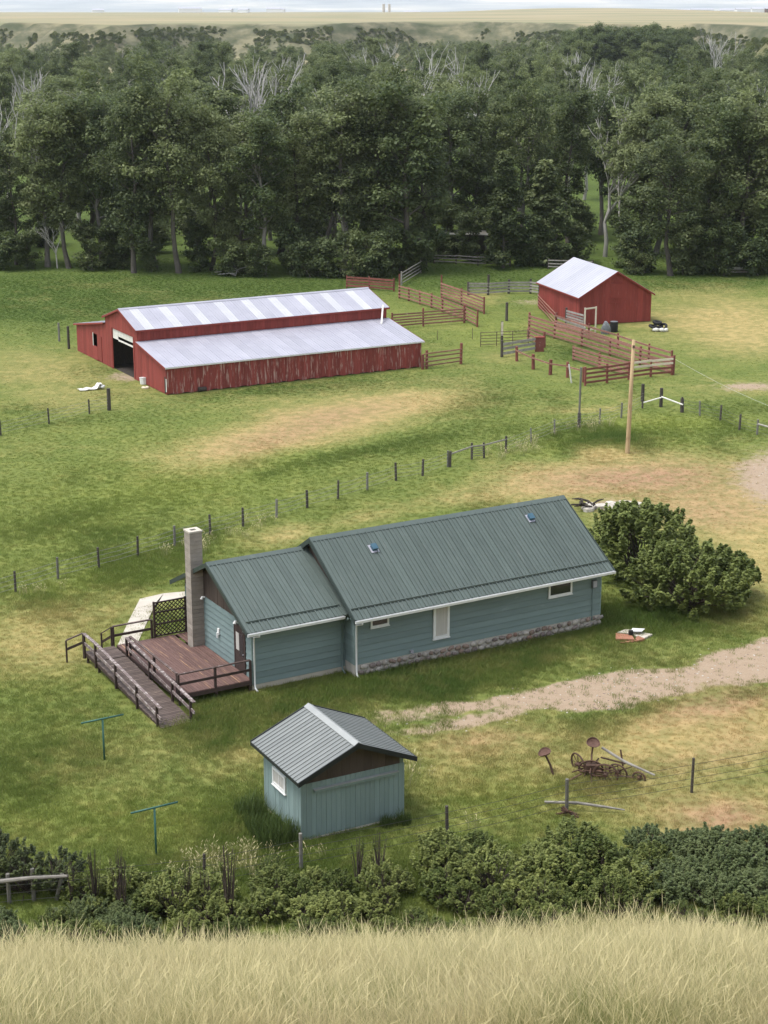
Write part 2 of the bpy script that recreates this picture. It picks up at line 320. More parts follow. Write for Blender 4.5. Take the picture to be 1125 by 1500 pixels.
def masks(x, y):
    x = np.asarray(x, float); y = np.asarray(y, float)
    px, py = PX(x, y, np.zeros_like(x)); on = (y > 47) & (y < 900)
    w = fbm(x, y, 9, 21) - 0.5; w2 = fbm(x, y, 2.6, 31) - 0.5
    jx = px + w * 60 + w2 * 22; jy = py + (w * 18 + w2 * 9) * (70 / np.maximum(y, 50)) * 1.3
    acc = lambda L: np.clip(sum(s * ell(jx, jy, cx, cy, rx, ry, an) for cx, cy, rx, ry, an, s in L), 0, 1.2)
    dry = acc(DRY) + 0.55 * (fbm(x, y, 14, 41) - 0.52) + 0.45 * w2
    red = acc(REDDISH); lush_shade = acc(LUSH_SHADE) + 0.5 * (fbm(x, y, 11, 51) - 0.55) + 0.38 * sstep(0.58, 0.74, fbm(x, y * 0.6, 3.6, 71, 3)) * (fbm(x, y, 22, 73) > 0.47); bright = acc(BRIGHT) + 0.4 * (fbm(x, y, 17, 61) - 0.5)
    d, t = seg_dist(px, py + 0.0, ROAD_C)
    wid = 21 - 8 * t
    lane = np.abs(d / wid - 0.55)
    dirt = sstep(1.3, 0.75, d / wid + w2 * 2.6 + w * 1.0) * (1 - 0.75 * sstep(0.45, 0.8, t) * sstep(0.3, 0.05, np.abs(d / wid - 0.1)) )
    dirt = dirt * (1 - 0.55 * sstep(0.55, 1.0, t))
    dirt = np.maximum(dirt, 1.1 * ell(jx, jy, 1135, 700, 62, 40)); dirt = np.maximum(dirt, 0.8 * ell(jx, jy, 1095, 566, 55, 7)); dirt = np.maximum(dirt, 0.8 * ell(jx, jy, 905, 742, 40, 12))
    dirt = np.maximum(dirt, 0.7 * ell(jx, jy, 560, 1042, 50, 9)); dirt = np.maximum(dirt, 0.75 * ell(jx, jy, 190, 553, 26, 9))
    dirt = np.maximum(dirt, 0.5 * ell(jx, jy, 770, 441, 40, 5))
    tr = np.exp(-((seg_dist(px, py, [(330, 640), (470, 640), (600, 612), (760, 596), (900, 590)])[0] - 9) / 4.0) ** 2)
    dry = dry + 0.35 * tr * (0.5 + w)
    hill = 1 - sstep(44, 50, y)
    wood = sstep(196, 204, y + 6 * w)
    dry = np.where(on, np.clip(dry, 0, 1), 0.0); lush_shade = np.where(on, np.clip(lush_shade, 0, 1), 0.3)
    dry = np.clip(dry * (1 - hill) * (1 - wood) + hill * 0.9, 0, 1)
    plate = sstep(-60, -5, y - bluff_edge(x, y))
    dry = np.maximum(dry, plate * (0.85 + 0.15 * w))
    lush_shade = np.clip(np.maximum(lush_shade, wood * 0.95) * (1 - hill) * (1 - plate), 0, 1)
    onn = on & (hill < 0.5)
    red = np.where(onn, red, 0); dirt = np.where(onn, np.clip(dirt, 0, 1), 0); bright = np.where(onn, np.clip(bright, 0, 1), 0)
    # footprints of the buildings
    fp = np.zeros(x.shape, bool)
    u, v = local(HP, x, y); fp |= (u > -8.7) & (u < 14.2) & (v > 0.0) & (v < 8.3) & ~((u < 0) & (v < 0.85)); fp |= (u > -10.3) & (u < -8.6) & (v > -1.0) & (v < 8.2)
    u, v = local(SP, x, y); fp |= (u > -0.05) & (u < 4.36) & (v > -0.05) & (v < 3.4)
    u, v = local(BP, x, y); fp |= (u > -0.1) & (u < 23.7) & (v > -0.1) & (v < 21.6)
    u, v = local(CP, x, y); fp |= (u > -0.1) & (u < 7.8) & (v > -0.1) & (v < 10.2)
    fp |= seg_dist(px, py, [(276, 870), (208, 880), (185, 946)])[0] < 13
    return dry, red, lush_shade, bright, dirt, hill, wood, fp
def grid_mesh(name, xs, ys, zoff=0.0):
    X, Y = np.meshgrid(xs, ys); nx, ny = len(xs), len(ys)
    x, y = X.ravel(), Y.ravel(); z = terrain(x, y) + zoff
    me = bpy.data.meshes.new(name); me.vertices.add(nx * ny)
    me.vertices.foreach_set('co', np.stack([x, y, z], 1).ravel())
    i = (np.arange(ny - 1)[:, None] * nx + np.arange(nx - 1)[None, :]).ravel()
    q = np.stack([i, i + 1, i + 1 + nx, i + nx], 1)
    me.loops.add(q.size); me.loops.foreach_set('vertex_index', q.ravel().astype(np.int32))
    me.polygons.add(len(q)); me.polygons.foreach_set('loop_start', np.arange(0, q.size, 4, dtype=np.int32))
    me.update(); me.polygons.foreach_set('use_smooth', np.ones(len(q), bool))
    return me, x, y, z
def attr(me, name, val):
    a = me.attributes.new(name, 'FLOAT', 'POINT'); a.data.foreach_set('value', np.asarray(val, np.float32))

def turf_colour(n, l, kind, fine=True):
    """Colour of the growth and painted shade from the masks; the same recipe serves the ground and the blades on it."""
    A = {}
    for k in ('dry', 'red', 'lush_shade', 'bright', 'dirt'):
        a = n.new('ShaderNodeAttribute'); a.attribute_name = k; a.attribute_type = kind; A[k] = a.outputs['Fac']
    geo = n.new('ShaderNodeNewGeometry')
    big = nz(n, l, geo.outputs['Position'], 0.30, 5, 0.6); mid = nz(n, l, geo.outputs['Position'], 1.1, 6, 0.68)
    c = mixc(n, l, ramp(n, l, big, [(0.35, (0, 0, 0)), (0.65, (1, 1, 1))]), (0.112, 0.150, 0.034), (0.156, 0.182, 0.047))
    c = mixc(n, l, A['bright'], c, (0.185, 0.220, 0.045))
    c = mixc(n, l, A['lush_shade'], c, (0.066, 0.108, 0.023))  # one dark green for lush growth and for the painted shade
    d = mth(n, l, 'ADD', A['dry'], mth(n, l, 'MULTIPLY', mth(n, l, 'SUBTRACT', mid, 0.52), 1.0), True)
    dc = mixc(n, l, A['red'], (0.350, 0.275, 0.115), (0.320, 0.200, 0.120))
    c = mixc(n, l, d, c, dc)
    if fine:
        c = mixc(n, l, mth(n, l, 'MULTIPLY', ramp(n, l, mid, [(0.42, (1, 1, 1)), (0.6, (0, 0, 0))]), 0.4), c, (0.100, 0.118, 0.036))
    return c, A, geo
def ground_material():
    m, n, l, p = nodes('pasture')
    c, A, geo = turf_colour(n, l, 'GEOMETRY')
    pos = geo.outputs['Position']
    soil = mixc(n, l, nz(n, l, pos, 2.2, 5), (0.270, 0.198, 0.134), (0.360, 0.285, 0.208))
    soil = mixc(n, l, ramp(n, l, nz(n, l, pos, 14, 3, 0.7), [(0.55, (0, 0, 0)), (0.7, (1, 1, 1))]), soil, (0.20, 0.14, 0.095))
    dm = mth(n, l, 'ADD', A['dirt'], mth(n, l, 'MULTIPLY', mth(n, l, 'SUBTRACT', nz(n, l, pos, 1.3, 6, 0.7), 0.5), 1.3))
    c = mixc(n, l, ramp(n, l, dm, [(0.30, (0, 0, 0)), (0.72, (1, 1, 1))]), c, soil)
    # plateau, bluff face and far plain
    sep = n.new('ShaderNodeSeparateXYZ'); l.new(pos, sep.inputs[0])
    farf = n.new('ShaderNodeMapRange'); farf.inputs[1].default_value = 620; farf.inputs[2].default_value = 760; l.new(sep.outputs[1], farf.inputs[0])
    sc = n.new('ShaderNodeMapping'); sc.inputs['Scale'].default_value = (0.004, 0.010, 0.05); l.new(pos, sc.inputs['Vector'])
    sc2 = n.new('ShaderNodeMapping'); sc2.inputs['Scale'].default_value = (0.05, 0.02, 0.12); l.new(pos, sc2.inputs['Vector'])
    plain = ramp(n, l, nz(n, l, sc.outputs[0], 1.0, 5), [(0.32, (0.31, 0.255, 0.155)), (0.47, (0.27, 0.235, 0.140)), (0.58, (0.19, 0.190, 0.105)), (0.72, (0.33, 0.280, 0.185))])
    nrm = n.new('ShaderNodeSeparateXYZ'); l.new(geo.outputs['Normal'], nrm.inputs[0])
    steep = n.new('ShaderNodeMapRange'); steep.inputs[1].default_value = 0.998; steep.inputs[2].default_value = 0.975; l.new(nrm.outputs[2], steep.inputs[0])
    face = ramp(n, l, nz(n, l, sc2.outputs[0], 1.0, 5, 0.65), [(0.38, (0.055, 0.065, 0.032)), (0.5, (0.10, 0.10, 0.058)), (0.64, (0.18, 0.165, 0.10))])
    far = mixc(n, l, steep.outputs[0], plain, face)
    # beyond the plateau the far plain shows pale fields and dark ones
    s3 = n.new('ShaderNodeMapping'); s3.inputs['Scale'].default_value = (0.0011, 0.0006, 0); l.new(pos, s3.inputs['Vector'])
    fields = ramp(n, l, nz(n, l, s3.outputs[0], 1.0, 5, 0.6), [(0.36, (0.20, 0.23, 0.24)), (0.48, (0.28, 0.30, 0.30)), (0.56, (0.36, 0.36, 0.33)), (0.66, (0.52, 0.49, 0.43))])
    vf = n.new('ShaderNodeMapRange'); vf.inputs[1].default_value = 4600; vf.inputs[2].default_value = 5200; l.new(sep.outputs[1], vf.inputs[0])
    far = mixc(n, l, vf.outputs[0], far, fields)
    c = mixc(n, l, farf.outputs[0], c, far)
    l.new(c, p.inputs['Base Color']); p.inputs['Roughness'].default_value = 0.95; p.inputs['Specular IOR Level'].default_value = 0.1
    b = n.new('ShaderNodeBump'); b.inputs['Strength'].default_value = 0.5; b.inputs['Distance'].default_value = 0.12
    l.new(nz(n, l, pos, 4.0, 6, 0.7), b.inputs['Height']); l.new(b.outputs[0], p.inputs['Normal'])
    return m
ground_material()
def spread(a, b, step, ends):
    mid = list(np.arange(a, b + 1e-6, step)); lo, hi, d = [], [], step
    x = a
    while x > ends[0]: d *= 1.16; x -= d; lo.append(x)
    x, d = b, step
    while x < ends[1]: d *= 1.16; x += d; hi.append(x)
    return np.array(lo[::-1] + mid + hi)
def yspread():
    ys = list(np.arange(8, 200, 0.55)); d = 0.55; y = ys[-1]
    while y < 24000:
        d = d * 1.10 if y < 900 else (16 if y < 1250 else d * 1.12)
        y += d; ys.append(y)
    return np.array([-80, -50, -30, -20, -12, -6, -2, 2, 5] + ys)
gm, gx, gy, gz = grid_mesh('ground', spread(-46, 46, 0.6, (-9000, 9000)), yspread())
for k, v in zip(('dry', 'red', 'lush_shade', 'bright', 'dirt'), masks(gx, gy)): attr(gm, k, v)
ground = place(gm, 'ground', 'pasture'); ground['kind'] = 'structure'

# ------------------------------------------------------------------ building pieces
def roof_slope(par, u0, u1, ve, ze, vr, zr, width, mat, thick=0.05, ribs=(0.0,), rib=(0.035, 0.03), alt=None, name='roof_panel', lip=0.0):
    """A slope of separate ribbed sheets from eave (ve, ze) to ridge (vr, zr); u runs along the building."""
    n = max(1, round((u1 - u0) / width)); w = (u1 - u0) / n
    run = Vector((0, vr - ve, zr - ze)); Ln = run.length; d = run.normalized(); nr = Vector((1, 0, 0)).cross(d)
    if nr.z < 0: nr = -nr
    mb = MB()
    def slab(a, b, h0, h1, s0=0.0, s1=Ln):
        vs = []
        for s in (s0, s1):
            for uu, hh in ((a, h0), (b, h0), (b, h1), (a, h1)): vs.append(Vector((uu, 0, 0)) + d * s + nr * hh)
        mb.add(vs, [(0, 1, 2, 3), (7, 6, 5, 4), (0, 4, 5, 1), (1, 5, 6, 2), (2, 6, 7, 3), (3, 7, 4, 0)])
    slab(0.0, w - 0.004, -thick, 0.0)
    for k in ribs:
        c = k * w; slab(c + 0.001, c + rib[0], 0.001, rib[1] * (1.0 if k == ribs[0] else 0.6), 0.004, Ln - 0.004)
    mes = {}
    for i in range(n):
        mt = alt(i) if alt else mat
        if mt not in mes: mes[mt] = mb.mesh(name)
        place(mes[mt], name, mt, par, loc=(u0 + i * w, ve, ze))
    return d, nr, Ln
def lap_siding(par, mat, axis, a, b, z0, z1, course, plane, out, name='siding_board', clip=None):
    """Overlapping horizontal boards; axis 'u' runs along x at y=plane, 'v' along y at x=plane; out = outward sign."""
    n = max(1, round((z1 - z0) / course)); h = (z1 - z0) / n
    for i in range(n):
        zz = z0 + i * h; aa, bb = (a, b) if clip is None else clip(zz + h)
        if bb - aa < 0.2: continue
        prof = [(plane, zz + 0.016), (plane + out * 0.052, zz + 0.016), (plane + out * 0.016, zz + h - 0.004), (plane, zz + h - 0.004)]
        mb = MB()
        if axis == 'u': mb.prism(prof, 0, aa, bb)
        else: mb.add([(p[0], t, p[1]) for t in (aa, bb) for p in prof], [(0, 1, 2, 3)[::-1], (4, 5, 6, 7), (0, 1, 5, 4), (1, 2, 6, 5), (2, 3, 7, 6), (3, 0, 4, 7)])
        mb.build(name, mat, par)
def board_wall(par, mat, axis, a, b, width, zlo, zhi, plane, out, thick=0.04, gap=0.012, name='wall_board', holes=(), jit=0.0, seed=1):
    """Upright boards; zlo/zhi numbers or functions of the position along the wall; holes: (a, b, z0, z1)."""
    r = random.Random(seed); n = max(1, round((b - a) / width)); w = (b - a) / n
    fl = zlo if callable(zlo) else (lambda t: zlo); fh = zhi if callable(zhi) else (lambda t: zhi)
    for i in range(n):
        t0 = a + i * w + gap / 2; t1 = a + (i + 1) * w - gap / 2; tm = (t0 + t1) / 2; o = plane + out * (thick + r.uniform(0, 0.008))
        spans = [(None, None)]
        for ha, hb, hz0, hz1 in holes:
            if ha < tm < hb: spans = [(None, hz0), (hz1, None)]
        for s0, s1 in spans:
            za = (fl(t0) + r.uniform(-jit, jit) * 0.3, fl(t1)) if s0 is None else (s0, s0)
            zb = (fh(t0), fh(t1)) if s1 is None else (s1, s1)
            if min(zb) - max(za) < 0.03: continue
            q = [(t0, za[0]), (t1, za[1]), (t1, zb[1]), (t0, zb[0])]
            mb = MB()
            if axis == 'u': mb.add([(t, pl, z) for pl in (plane, o) for t, z in q], [])
            else: mb.add([(pl, t, z) for pl in (plane, o) for t, z in q], [])
            mb.f = [(0, 1, 2, 3), (7, 6, 5, 4), (0, 4, 5, 1), (1, 5, 6, 2), (2, 6, 7, 3), (3, 7, 4, 0)]
            mb.build(name, mat, par)
def window(par, axis, a, b, z0, z1, plane, out, fw=0.09, frame='white_paint', pane='dark_glass', muntin=False, label=None, proud=0.06):
    """Casing of four boards with a recessed pane, standing proud of the siding."""
    mb = MB()
    def bx2(m, t0, t1, y0, y1, c0, c1):
        lo, hi = sorted((plane + out * c0, plane + out * c1))
        m.box((t0, lo, y0), (t1, hi, y1)) if axis == 'u' else m.box((lo, t0, y0), (hi, t1, y1))
    bx2(mb, a, b, z0, z0 + fw, 0.0, proud); bx2(mb, a, b, z1 - fw, z1, 0.0, proud)
    bx2(mb, a, a + fw, z0 + fw, z1 - fw, 0.0, proud); bx2(mb, b - fw, b, z0 + fw, z1 - fw, 0.0, proud)
    if muntin: bx2(mb, (a + b) / 2 - 0.02, (a + b) / 2 + 0.02, z0 + fw, z1 - fw, 0.0, proud - 0.012)
    w = mb.build('window', frame, par)
    if label: w['label'] = label
    m2 = MB(); bx2(m2, a + fw + 0.002, b - fw - 0.002, z0 + fw + 0.002, z1 - fw - 0.002, 0.002, proud - 0.028); m2.build('pane', pane, w)
    m3 = MB(); bx2(m3, a - 0.03, b + 0.03, z0 - 0.045, z0 - 0.003, 0.0, proud + 0.03); m3.build('sill', frame, w)
    return w

# ------------------------------------------------------------------ the teal house
house = thing('house', 'teal clapboard house with green metal roof, long main block and lower wing', 'house', (HP[0], HP[1], 0), HP[2])
L, WD, HE, HR, OE, OG = 14.13, 7.58, 3.03, 5.775, 0.63, 0.32
LA, RA, HA, HRA, WA, OGA = 4.84, 0.925, 3.03, 5.12, 7.35, 0.50
SM = (HR - HE) / (WD / 2 + OE); SA = (HRA - HA) / (WA / 2 + OE)
mw = MB().prism([(0.0, 0.58), (0.0, HE + SM * OE - 0.12), (WD / 2, HR - 0.16), (WD, HE + SM * OE - 0.12), (WD, 0.58)], 0, 0.0, L).build('wall', 'teal', house)
MB().prism([(RA, 0.25), (RA, HA + SA * OE - 0.12), (RA + WA / 2, HRA - 0.16), (RA + WA, HA + SA * OE - 0.12), (RA + WA, 0.25)], 0, -LA, -0.02).build('wall', 'teal', house)
bx('foundation', 'mortar', house, (-0.02, -0.02, -0.2), (L + 0.02, WD + 0.02, 0.579))
bx('foundation', 'concrete', house, (-LA - 0.03, RA - 0.03, -0.2), (-0.03, RA + WA + 0.03, 0.249))
lap_siding(house, 'teal', 'u', 0.0, L, 0.58, HE + SM * OE - 0.14, 0.29, -0.001, -1)
lap_siding(house, 'teal', 'u', -LA, -0.04, 0.25, HA + SA * OE - 0.14, 0.29, RA - 0.001, -1)
lap_siding(house, 'teal', 'v', 0.0, RA - 0.04, 0.58, HE + SM * OE - 0.02, 0.29, -0.001, -1)
lap_siding(house, 'teal', 'v', RA, RA + WA, 0.25, 3.05, 0.29, -LA - 0.001, -1)
lap_siding(house, 'teal', 'v', 0.0, WD, 0.58, HE + SM * OE - 0.14, 0.29, L + 0.001, 1)
lap_siding(house, 'teal', 'u', -LA, L, 0.58, 3.1, 0.29, RA + WA + 0.04, 1)
board_wall(house, 'brown_gable', 'v', RA + 0.02, RA + WA - 0.02, 0.32, 3.052, lambda v: HRA - 0.17 - SA * abs(v - RA - WA / 2), -LA, -1, 0.03)
board_wall(house, 'brown_gable', 'v', 0.05, WD - 0.05, 0.32, 3.45, lambda v: HR - 0.17 - SM * abs(v - WD / 2), 0.0, -1, 0.03)
for (x, y) in ((-0.035, -0.035), (L - 0.055, -0.035), (-LA - 0.04, RA - 0.04)):
    bx('corner_board', 'teal_board', house, (x, y, 0.59 if x > -1 else 0.26), (x + 0.09, y + 0.09, HE + 0.22))
# field-stone footing along the long front
rs = random.Random(5); u = 0.05
def stone_mesh(seed, w, h, d):
    r = random.Random(seed); bm = bmesh.new(); bmesh.ops.create_icosphere(bm, subdivisions=1, radius=1.0)
    for v in bm.verts:
        c = v.co; k = 1 + r.uniform(-0.16, 0.16)
        v.co = Vector((math.copysign(abs(c.x) ** 0.7, c.x) * w / 2 * k, math.copysign(abs(c.y) ** 0.7, c.y) * d / 2, math.copysign(abs(c.z) ** 0.7, c.z) * h / 2 * k))
    me = bpy.data.meshes.new('stone'); bm.to_mesh(me); bm.free(); me.polygons.foreach_set('use_smooth', [True] * len(me.polygons)); return me
STN = [[stone_mesh(k * 7 + j, 0.34, 0.22, 0.16) for k in range(4)] for j in range(5)]
for j in range(5):
    for me in STN[j]: me.materials.append(MATS['field_stone_%d' % j])
for row in range(2):
    u = 0.10 + row * 0.13
    while u < L - 0.15:
        w = rs.uniform(0.24, 0.50)
        place(rs.choice(rs.choice(STN)), 'stone', None, house, loc=(u + w / 2, -0.04, 0.15 + row * 0.27 + rs.uniform(-0.03, 0.03)), rot=(0, rs.uniform(-0.4, 0.4), 0), scl=(w / 0.36, 1.0, rs.uniform(1.0, 1.35)))
        u += w
# roofs
roof_slope(house, -OG, L + OG, -OE, HE, WD / 2, HR, 0.42, 'green_roof', ribs=(0.0, 0.5), rib=(0.05, 0.06))
roof_slope(house, -OG, L + OG, WD + OE, HE, WD / 2, HR, 0.42, 'green_roof', ribs=(0.0, 0.5), rib=(0.05, 0.06))
roof_slope(house, -LA - OGA, -0.05, RA - OE, HA, RA + WA / 2, HRA, 0.42, 'green_roof', ribs=(0.0, 0.5), rib=(0.05, 0.06))
roof_slope(house, -LA - OGA, -0.05, RA + WA + OE, HA, RA + WA / 2, HRA, 0.42, 'green_roof', ribs=(0.0, 0.5), rib=(0.05, 0.06))
MB().prism([(WD / 2 - 0.20, HR - 0.20 * SM + 0.045), (WD / 2, HR + 0.055), (WD / 2 + 0.20, HR - 0.20 * SM + 0.045), (WD / 2, HR + 0.085)], 0, -OG - 0.02, L + OG + 0.02).build('ridge_cap', 'green_roof', house)
MB().prism([(RA + WA / 2 - 0.20, HRA - 0.20 * SA + 0.045), (RA + WA / 2, HRA + 0.055), (RA + WA / 2 + 0.20, HRA - 0.20 * SA + 0.045), (RA + WA / 2, HRA + 0.085)], 0, -LA - OGA - 0.02, -0.06).build('ridge_cap', 'green_roof', house)
def rake(par, u, ve, ze, vr, zr, mat, h=0.20, w=0.05, up=0.045):
    MB().prism([(ve, ze + up), (vr, zr + up), (vr, zr + up - h), (ve, ze + up - h)], 0, u - w / 2, u + w / 2).build('rake_trim', mat, par)
for u_ in (-OG - 0.03, L + OG + 0.03):
    rake(house, u_, -OE - 0.02, HE, WD / 2, HR, 'green_trim', 0.26); rake(house, u_, WD + OE + 0.02, HE, WD / 2 + 0.002, HR, 'green_trim', 0.26)
rake(house, -LA - OGA - 0.03, RA - OE - 0.02, HA, RA + WA / 2, HRA, 'green_trim', 0.22); rake(house, -LA - OGA - 0.03, RA + WA + OE + 0.02, HA, RA + WA / 2 + 0.002, HRA, 'green_trim', 0.22)
for (u0, u1, ve, ze, s) in ((-OG + 0.05, L + OG - 0.05, -OE, HE, SM), (-LA - OGA + 0.2, -0.35, RA - OE, HA, SA)):
    k = 0.62; c = 1 / math.hypot(1, s)
    MB().bar((u0, ve + k * c - 0.01, ze + k * c * s + 0.06), (u1, ve + k * c - 0.01, ze + k * c * s + 0.06), 0.05, 0.075).build('snow_bar', 'green_roof', house)
# soffits, gutters and downpipes
bx('soffit', 'teal', house, (-OG + 0.03, -OE + 0.06, HE - 0.10), (L + OG - 0.03, -0.04, HE - 0.065))
bx('soffit', 'teal', house, (-LA - OGA + 0.03, RA - OE + 0.06, HA - 0.10), (-OG - 0.08, RA - 0.04, HA - 0.065))
def gutter(u0, u1, v, z):
    MB().prism([(v - 0.12, z), (v - 0.10, z - 0.125), (v - 0.002, z - 0.125), (v - 0.002, z), (v - 0.02, z), (v - 0.02, z - 0.10), (v - 0.09, z - 0.10), (v - 0.10, z)], 0, u0, u1).build('gutter', 'white_paint', house)
gutter(-OG - 0.02, L + OG + 0.04, -OE - 0.005, HE - 0.015); gutter(-LA - OGA - 0.02, -OG - 0.07, RA - OE - 0.005, HA - 0.02)
def downpipe(u, v_g, v_w, z, mat='white_paint'):
    MB().tube([(u, v_g, z - 0.12), (u, v_g, z - 0.20), (u, v_w, z - 0.42), (u, v_w, 0.30), (u, v_w - 0.05, 0.12), (u, v_w - 0.28, 0.05)], 0.045, 8).build('downpipe', mat, house, True)
downpipe(0.02, -OE - 0.06, -0.12, HE - 0.02); downpipe(-LA + 0.06, RA - OE - 0.06, RA - 0.12, HA - 0.02); downpipe(-0.22, RA - OE - 0.06, RA - 0.10, HA - 0.02, 'teal')
# windows
window(house, 'u', 0.80, 1.78, 2.30, 2.86, -0.052, -1)
w2 = window(house, 'u', 4.22, 5.12, 1.10, 2.86, -0.052, -1, 0.13, pane='curtain', label='tall white window with drawn pale curtain')
window(house, 'u', 10.88, 12.30, 2.03, 2.86, -0.052, -1, 0.10)
# meter box, pipes, fittings
mbx = bx('meter_box', 'grey_plastic', house, (13.52, -0.17, 2.10), (13.80, -0.036, 2.50)); bx('box_cover', 'galvanised', mbx, (13.55, -0.185, 2.14), (13.77, -0.171, 2.46))
MB().tube([(13.60, -0.08, 2.10), (13.60, -0.08, 0.35)], 0.028, 6).build('conduit', 'teal', house)
MB().box((2.95, -0.16, 0.66), (3.10, -0.036, 0.78)).tube([(3.02, -0.16, 0.70), (3.02, -0.24, 0.64)], 0.02, 6).build('tap', 'galvanised', house)
vt = MB().box((-LA - 0.10, 4.28, 1.62), (-LA - 0.036, 4.46, 1.92)).box((-LA - 0.16, 4.32, 1.46), (-LA - 0.10, 4.40, 1.74)).build('wall_fitting', 'white_paint', house)
MB().tube([(-LA - 0.036, 5.95, 3.0), (-LA - 0.16, 5.95, 3.02), (-LA - 0.2, 5.95, 2.92)], [0.05, 0.06, 0.07], 8).build('wall_lamp', 'white_paint', house)
dr = MB().box((-LA - 0.075, 1.55, 0.56), (-LA - 0.036, 2.55, 2.72)).build('door', 'deck_dark', house)
MB().box((-LA - 0.085, 1.66, 1.35), (-LA - 0.0755, 2.06, 2.50)).build('pane', 'dark_glass', dr); MB().box((-LA - 0.085, 2.10, 1.55), (-LA - 0.0755, 2.42, 2.40)).build('notice', 'curtain', dr)
MB().tube([(-LA - 0.08, 1.63, 1.5), (-LA - 0.13, 1.63, 1.5)], 0.03, 6).build('handle', 'galvanised', dr)
MB().box((-LA - 0.09, 1.47, 0.56), (-LA - 0.036, 1.548, 2.80)).box((-LA - 0.09, 2.552, 0.56), (-LA - 0.036, 2.63, 2.80)).box((-LA - 0.09, 1.548, 2.722), (-LA - 0.036, 2.552, 2.80)).build('door_frame', 'deck_dark', house)
MB().tube([(-LA - 0.036, 2.2, 2.92), (-LA - 0.2, 2.2, 2.95), (-LA - 0.24, 2.2, 2.86)], [0.06, 0.08, 0.09], 8).build('wall_lamp', 'white_paint', house)
# roof vents
for (u_, k) in ((2.55, 3.95), (11.75, 4.15)):
    c = 1 / math.hypot(1, SM); v_ = -OE + k * c; z_ = HE + k * c * SM
    hd = MB(); hd.box((-0.13, -0.16, 0.05), (0.13, 0.14, 0.20)); ho = hd.build('roof_vent', 'blue_vent', house); ho.location = (u_, v_, z_); ho.rotation_euler = (math.atan(SM), 0, 0)
    MB().box((-0.22, -0.26, 0.036), (0.22, 0.24, 0.049)).build('flashing', 'galvanised', ho)
    MB().box((-0.15, -0.18, 0.201), (0.15, 0.16, 0.225)).build('cap', 'blue_vent', ho)
# block chimney, every course a block
ch = MB().box((-5.47, 6.08, 0.0), (-4.90, 6.65, 6.18)).build('chimney', 'mortar', house)
cm = MB().box((-0.315, -0.315, 0.0), (0.315, 0.315, 0.188)).mesh('block')
for k in range(31): place(cm, 'block', 'chimney_block', ch, loc=(-5.185, 6.365, 0.02 + k * 0.2))
MB().box((-5.53, 6.02, 6.222), (-5.33, 6.71, 6.30)).box((-5.04, 6.02, 6.222), (-4.84, 6.71, 6.30)).box((-5.33, 6.02, 6.222), (-5.04, 6.24, 6.30)).box((-5.33, 6.49, 6.222), (-5.04, 6.71, 6.30)).build('cap', 'concrete', ch)
MB().box((-5.33, 6.24, 6.223), (-5.04, 6.49, 6.232)).build('flue', 'black_trim', ch)

# ------------------------------------------------------------------ deck, ramp and lattice
ZD = 0.56
deck = thing('wooden_deck', 'red brown plank deck with low railings beside the block chimney', 'deck', (HP[0], HP[1], 0), HP[2])
n = 26; u0, u1 = -8.58, -4.92; w = (u1 - u0) / n
for i in range(n):
    va = 0.82; vb = 8.12
    if u0 + (i + 1) * w > -5.52: vb = 6.04 if u0 + i * w < -4.9 else 8.12
    bx('deck_board', 'deck', deck, (u0 + i * w + 0.005, va, ZD - 0.04), (u0 + (i + 1) * w - 0.005, vb, ZD + rs.uniform(-0.003, 0.003)))
for i in range(4):
    bx('deck_board', 'deck', deck, (u0 + (n - 4 + i) * w + 0.005, 6.70, ZD - 0.04), (u0 + (n - 3 + i) * w - 0.005, 8.12, ZD))
for v_ in (0.80, 3.2, 5.6, 8.08): bx('joist', 'deck_dark', deck, (u0, v_, ZD - 0.22), (u1, v_ + 0.05, ZD - 0.045))
bx('joist', 'deck_dark', deck, (u0 - 0.01, 0.86, ZD - 0.23), (u0 + 0.04, 8.07, ZD - 0.046))
for v_ in (0.86, 4.4, 7.9):
    for u_ in (-8.5, -6.7, -5.05): bx('support', 'deck_dark', deck, (u_, v_, -0.1), (u_ + 0.1, v_ + 0.1, ZD - 0.225))
def railing(par, pts, base, h, mat, top='deck_rail', mid=True, posts=True, pw=0.10):
    for k, (a, b) in enumerate(zip(pts[:-1], pts[1:])):
        A, B = Vector(a), Vector(b)
        MB().bar(A + Vector((0, 0, h)), B + Vector((0, 0, h)), 0.12, 0.05).build('rail', top, par)
        if mid: MB().bar(A + Vector((0, 0, h * 0.50)), B + Vector((0, 0, h * 0.50)), 0.045, 0.12).build('rail', mat, par)
    if posts:
        for a in pts: bx('post', mat, par, (a[0] - pw / 2, a[1] - pw / 2, a[2] - base), (a[0] + pw / 2, a[1] + pw / 2, a[2] + h - 0.026))
railing(deck, [(-8.52, 0.86, ZD), (-6.72, 0.86, ZD), (-4.97, 0.86, ZD)], 0.3, 0.95, 'deck_dark')
railing(deck, [(-8.52, 0.98, ZD), (-8.52, 3.6, ZD), (-8.52, 6.5, ZD)], 0.2, 0.95, 'deck_dark')
railing(deck, [(-8.72, 8.18, ZD), (-6.72, 8.18, ZD)], 0.5, 0.95, 'deck_dark'); railing(deck, [(-9.1, 8.75, 0.15), (-8.78, 8.24, ZD)], 0.2, 0.9, 'deck_dark', pw=0.07)
screen = thing('lattice_screen', 'dark brown lattice privacy screen at the back of the deck', 'screen', (HP[0], HP[1], 0), HP[2])
la, lb, lz0, lz1, lv = -6.62, -4.88, ZD, 2.38, 8.18
MB().box((la, lv - 0.05, lz0 - 0.4), (la + 0.09, lv + 0.05, lz1)).build('post', 'deck_dark', screen); MB().box((lb - 0.09, lv - 0.05, lz0 - 0.4), (lb, lv + 0.05, lz1)).build('post', 'deck_dark', screen)
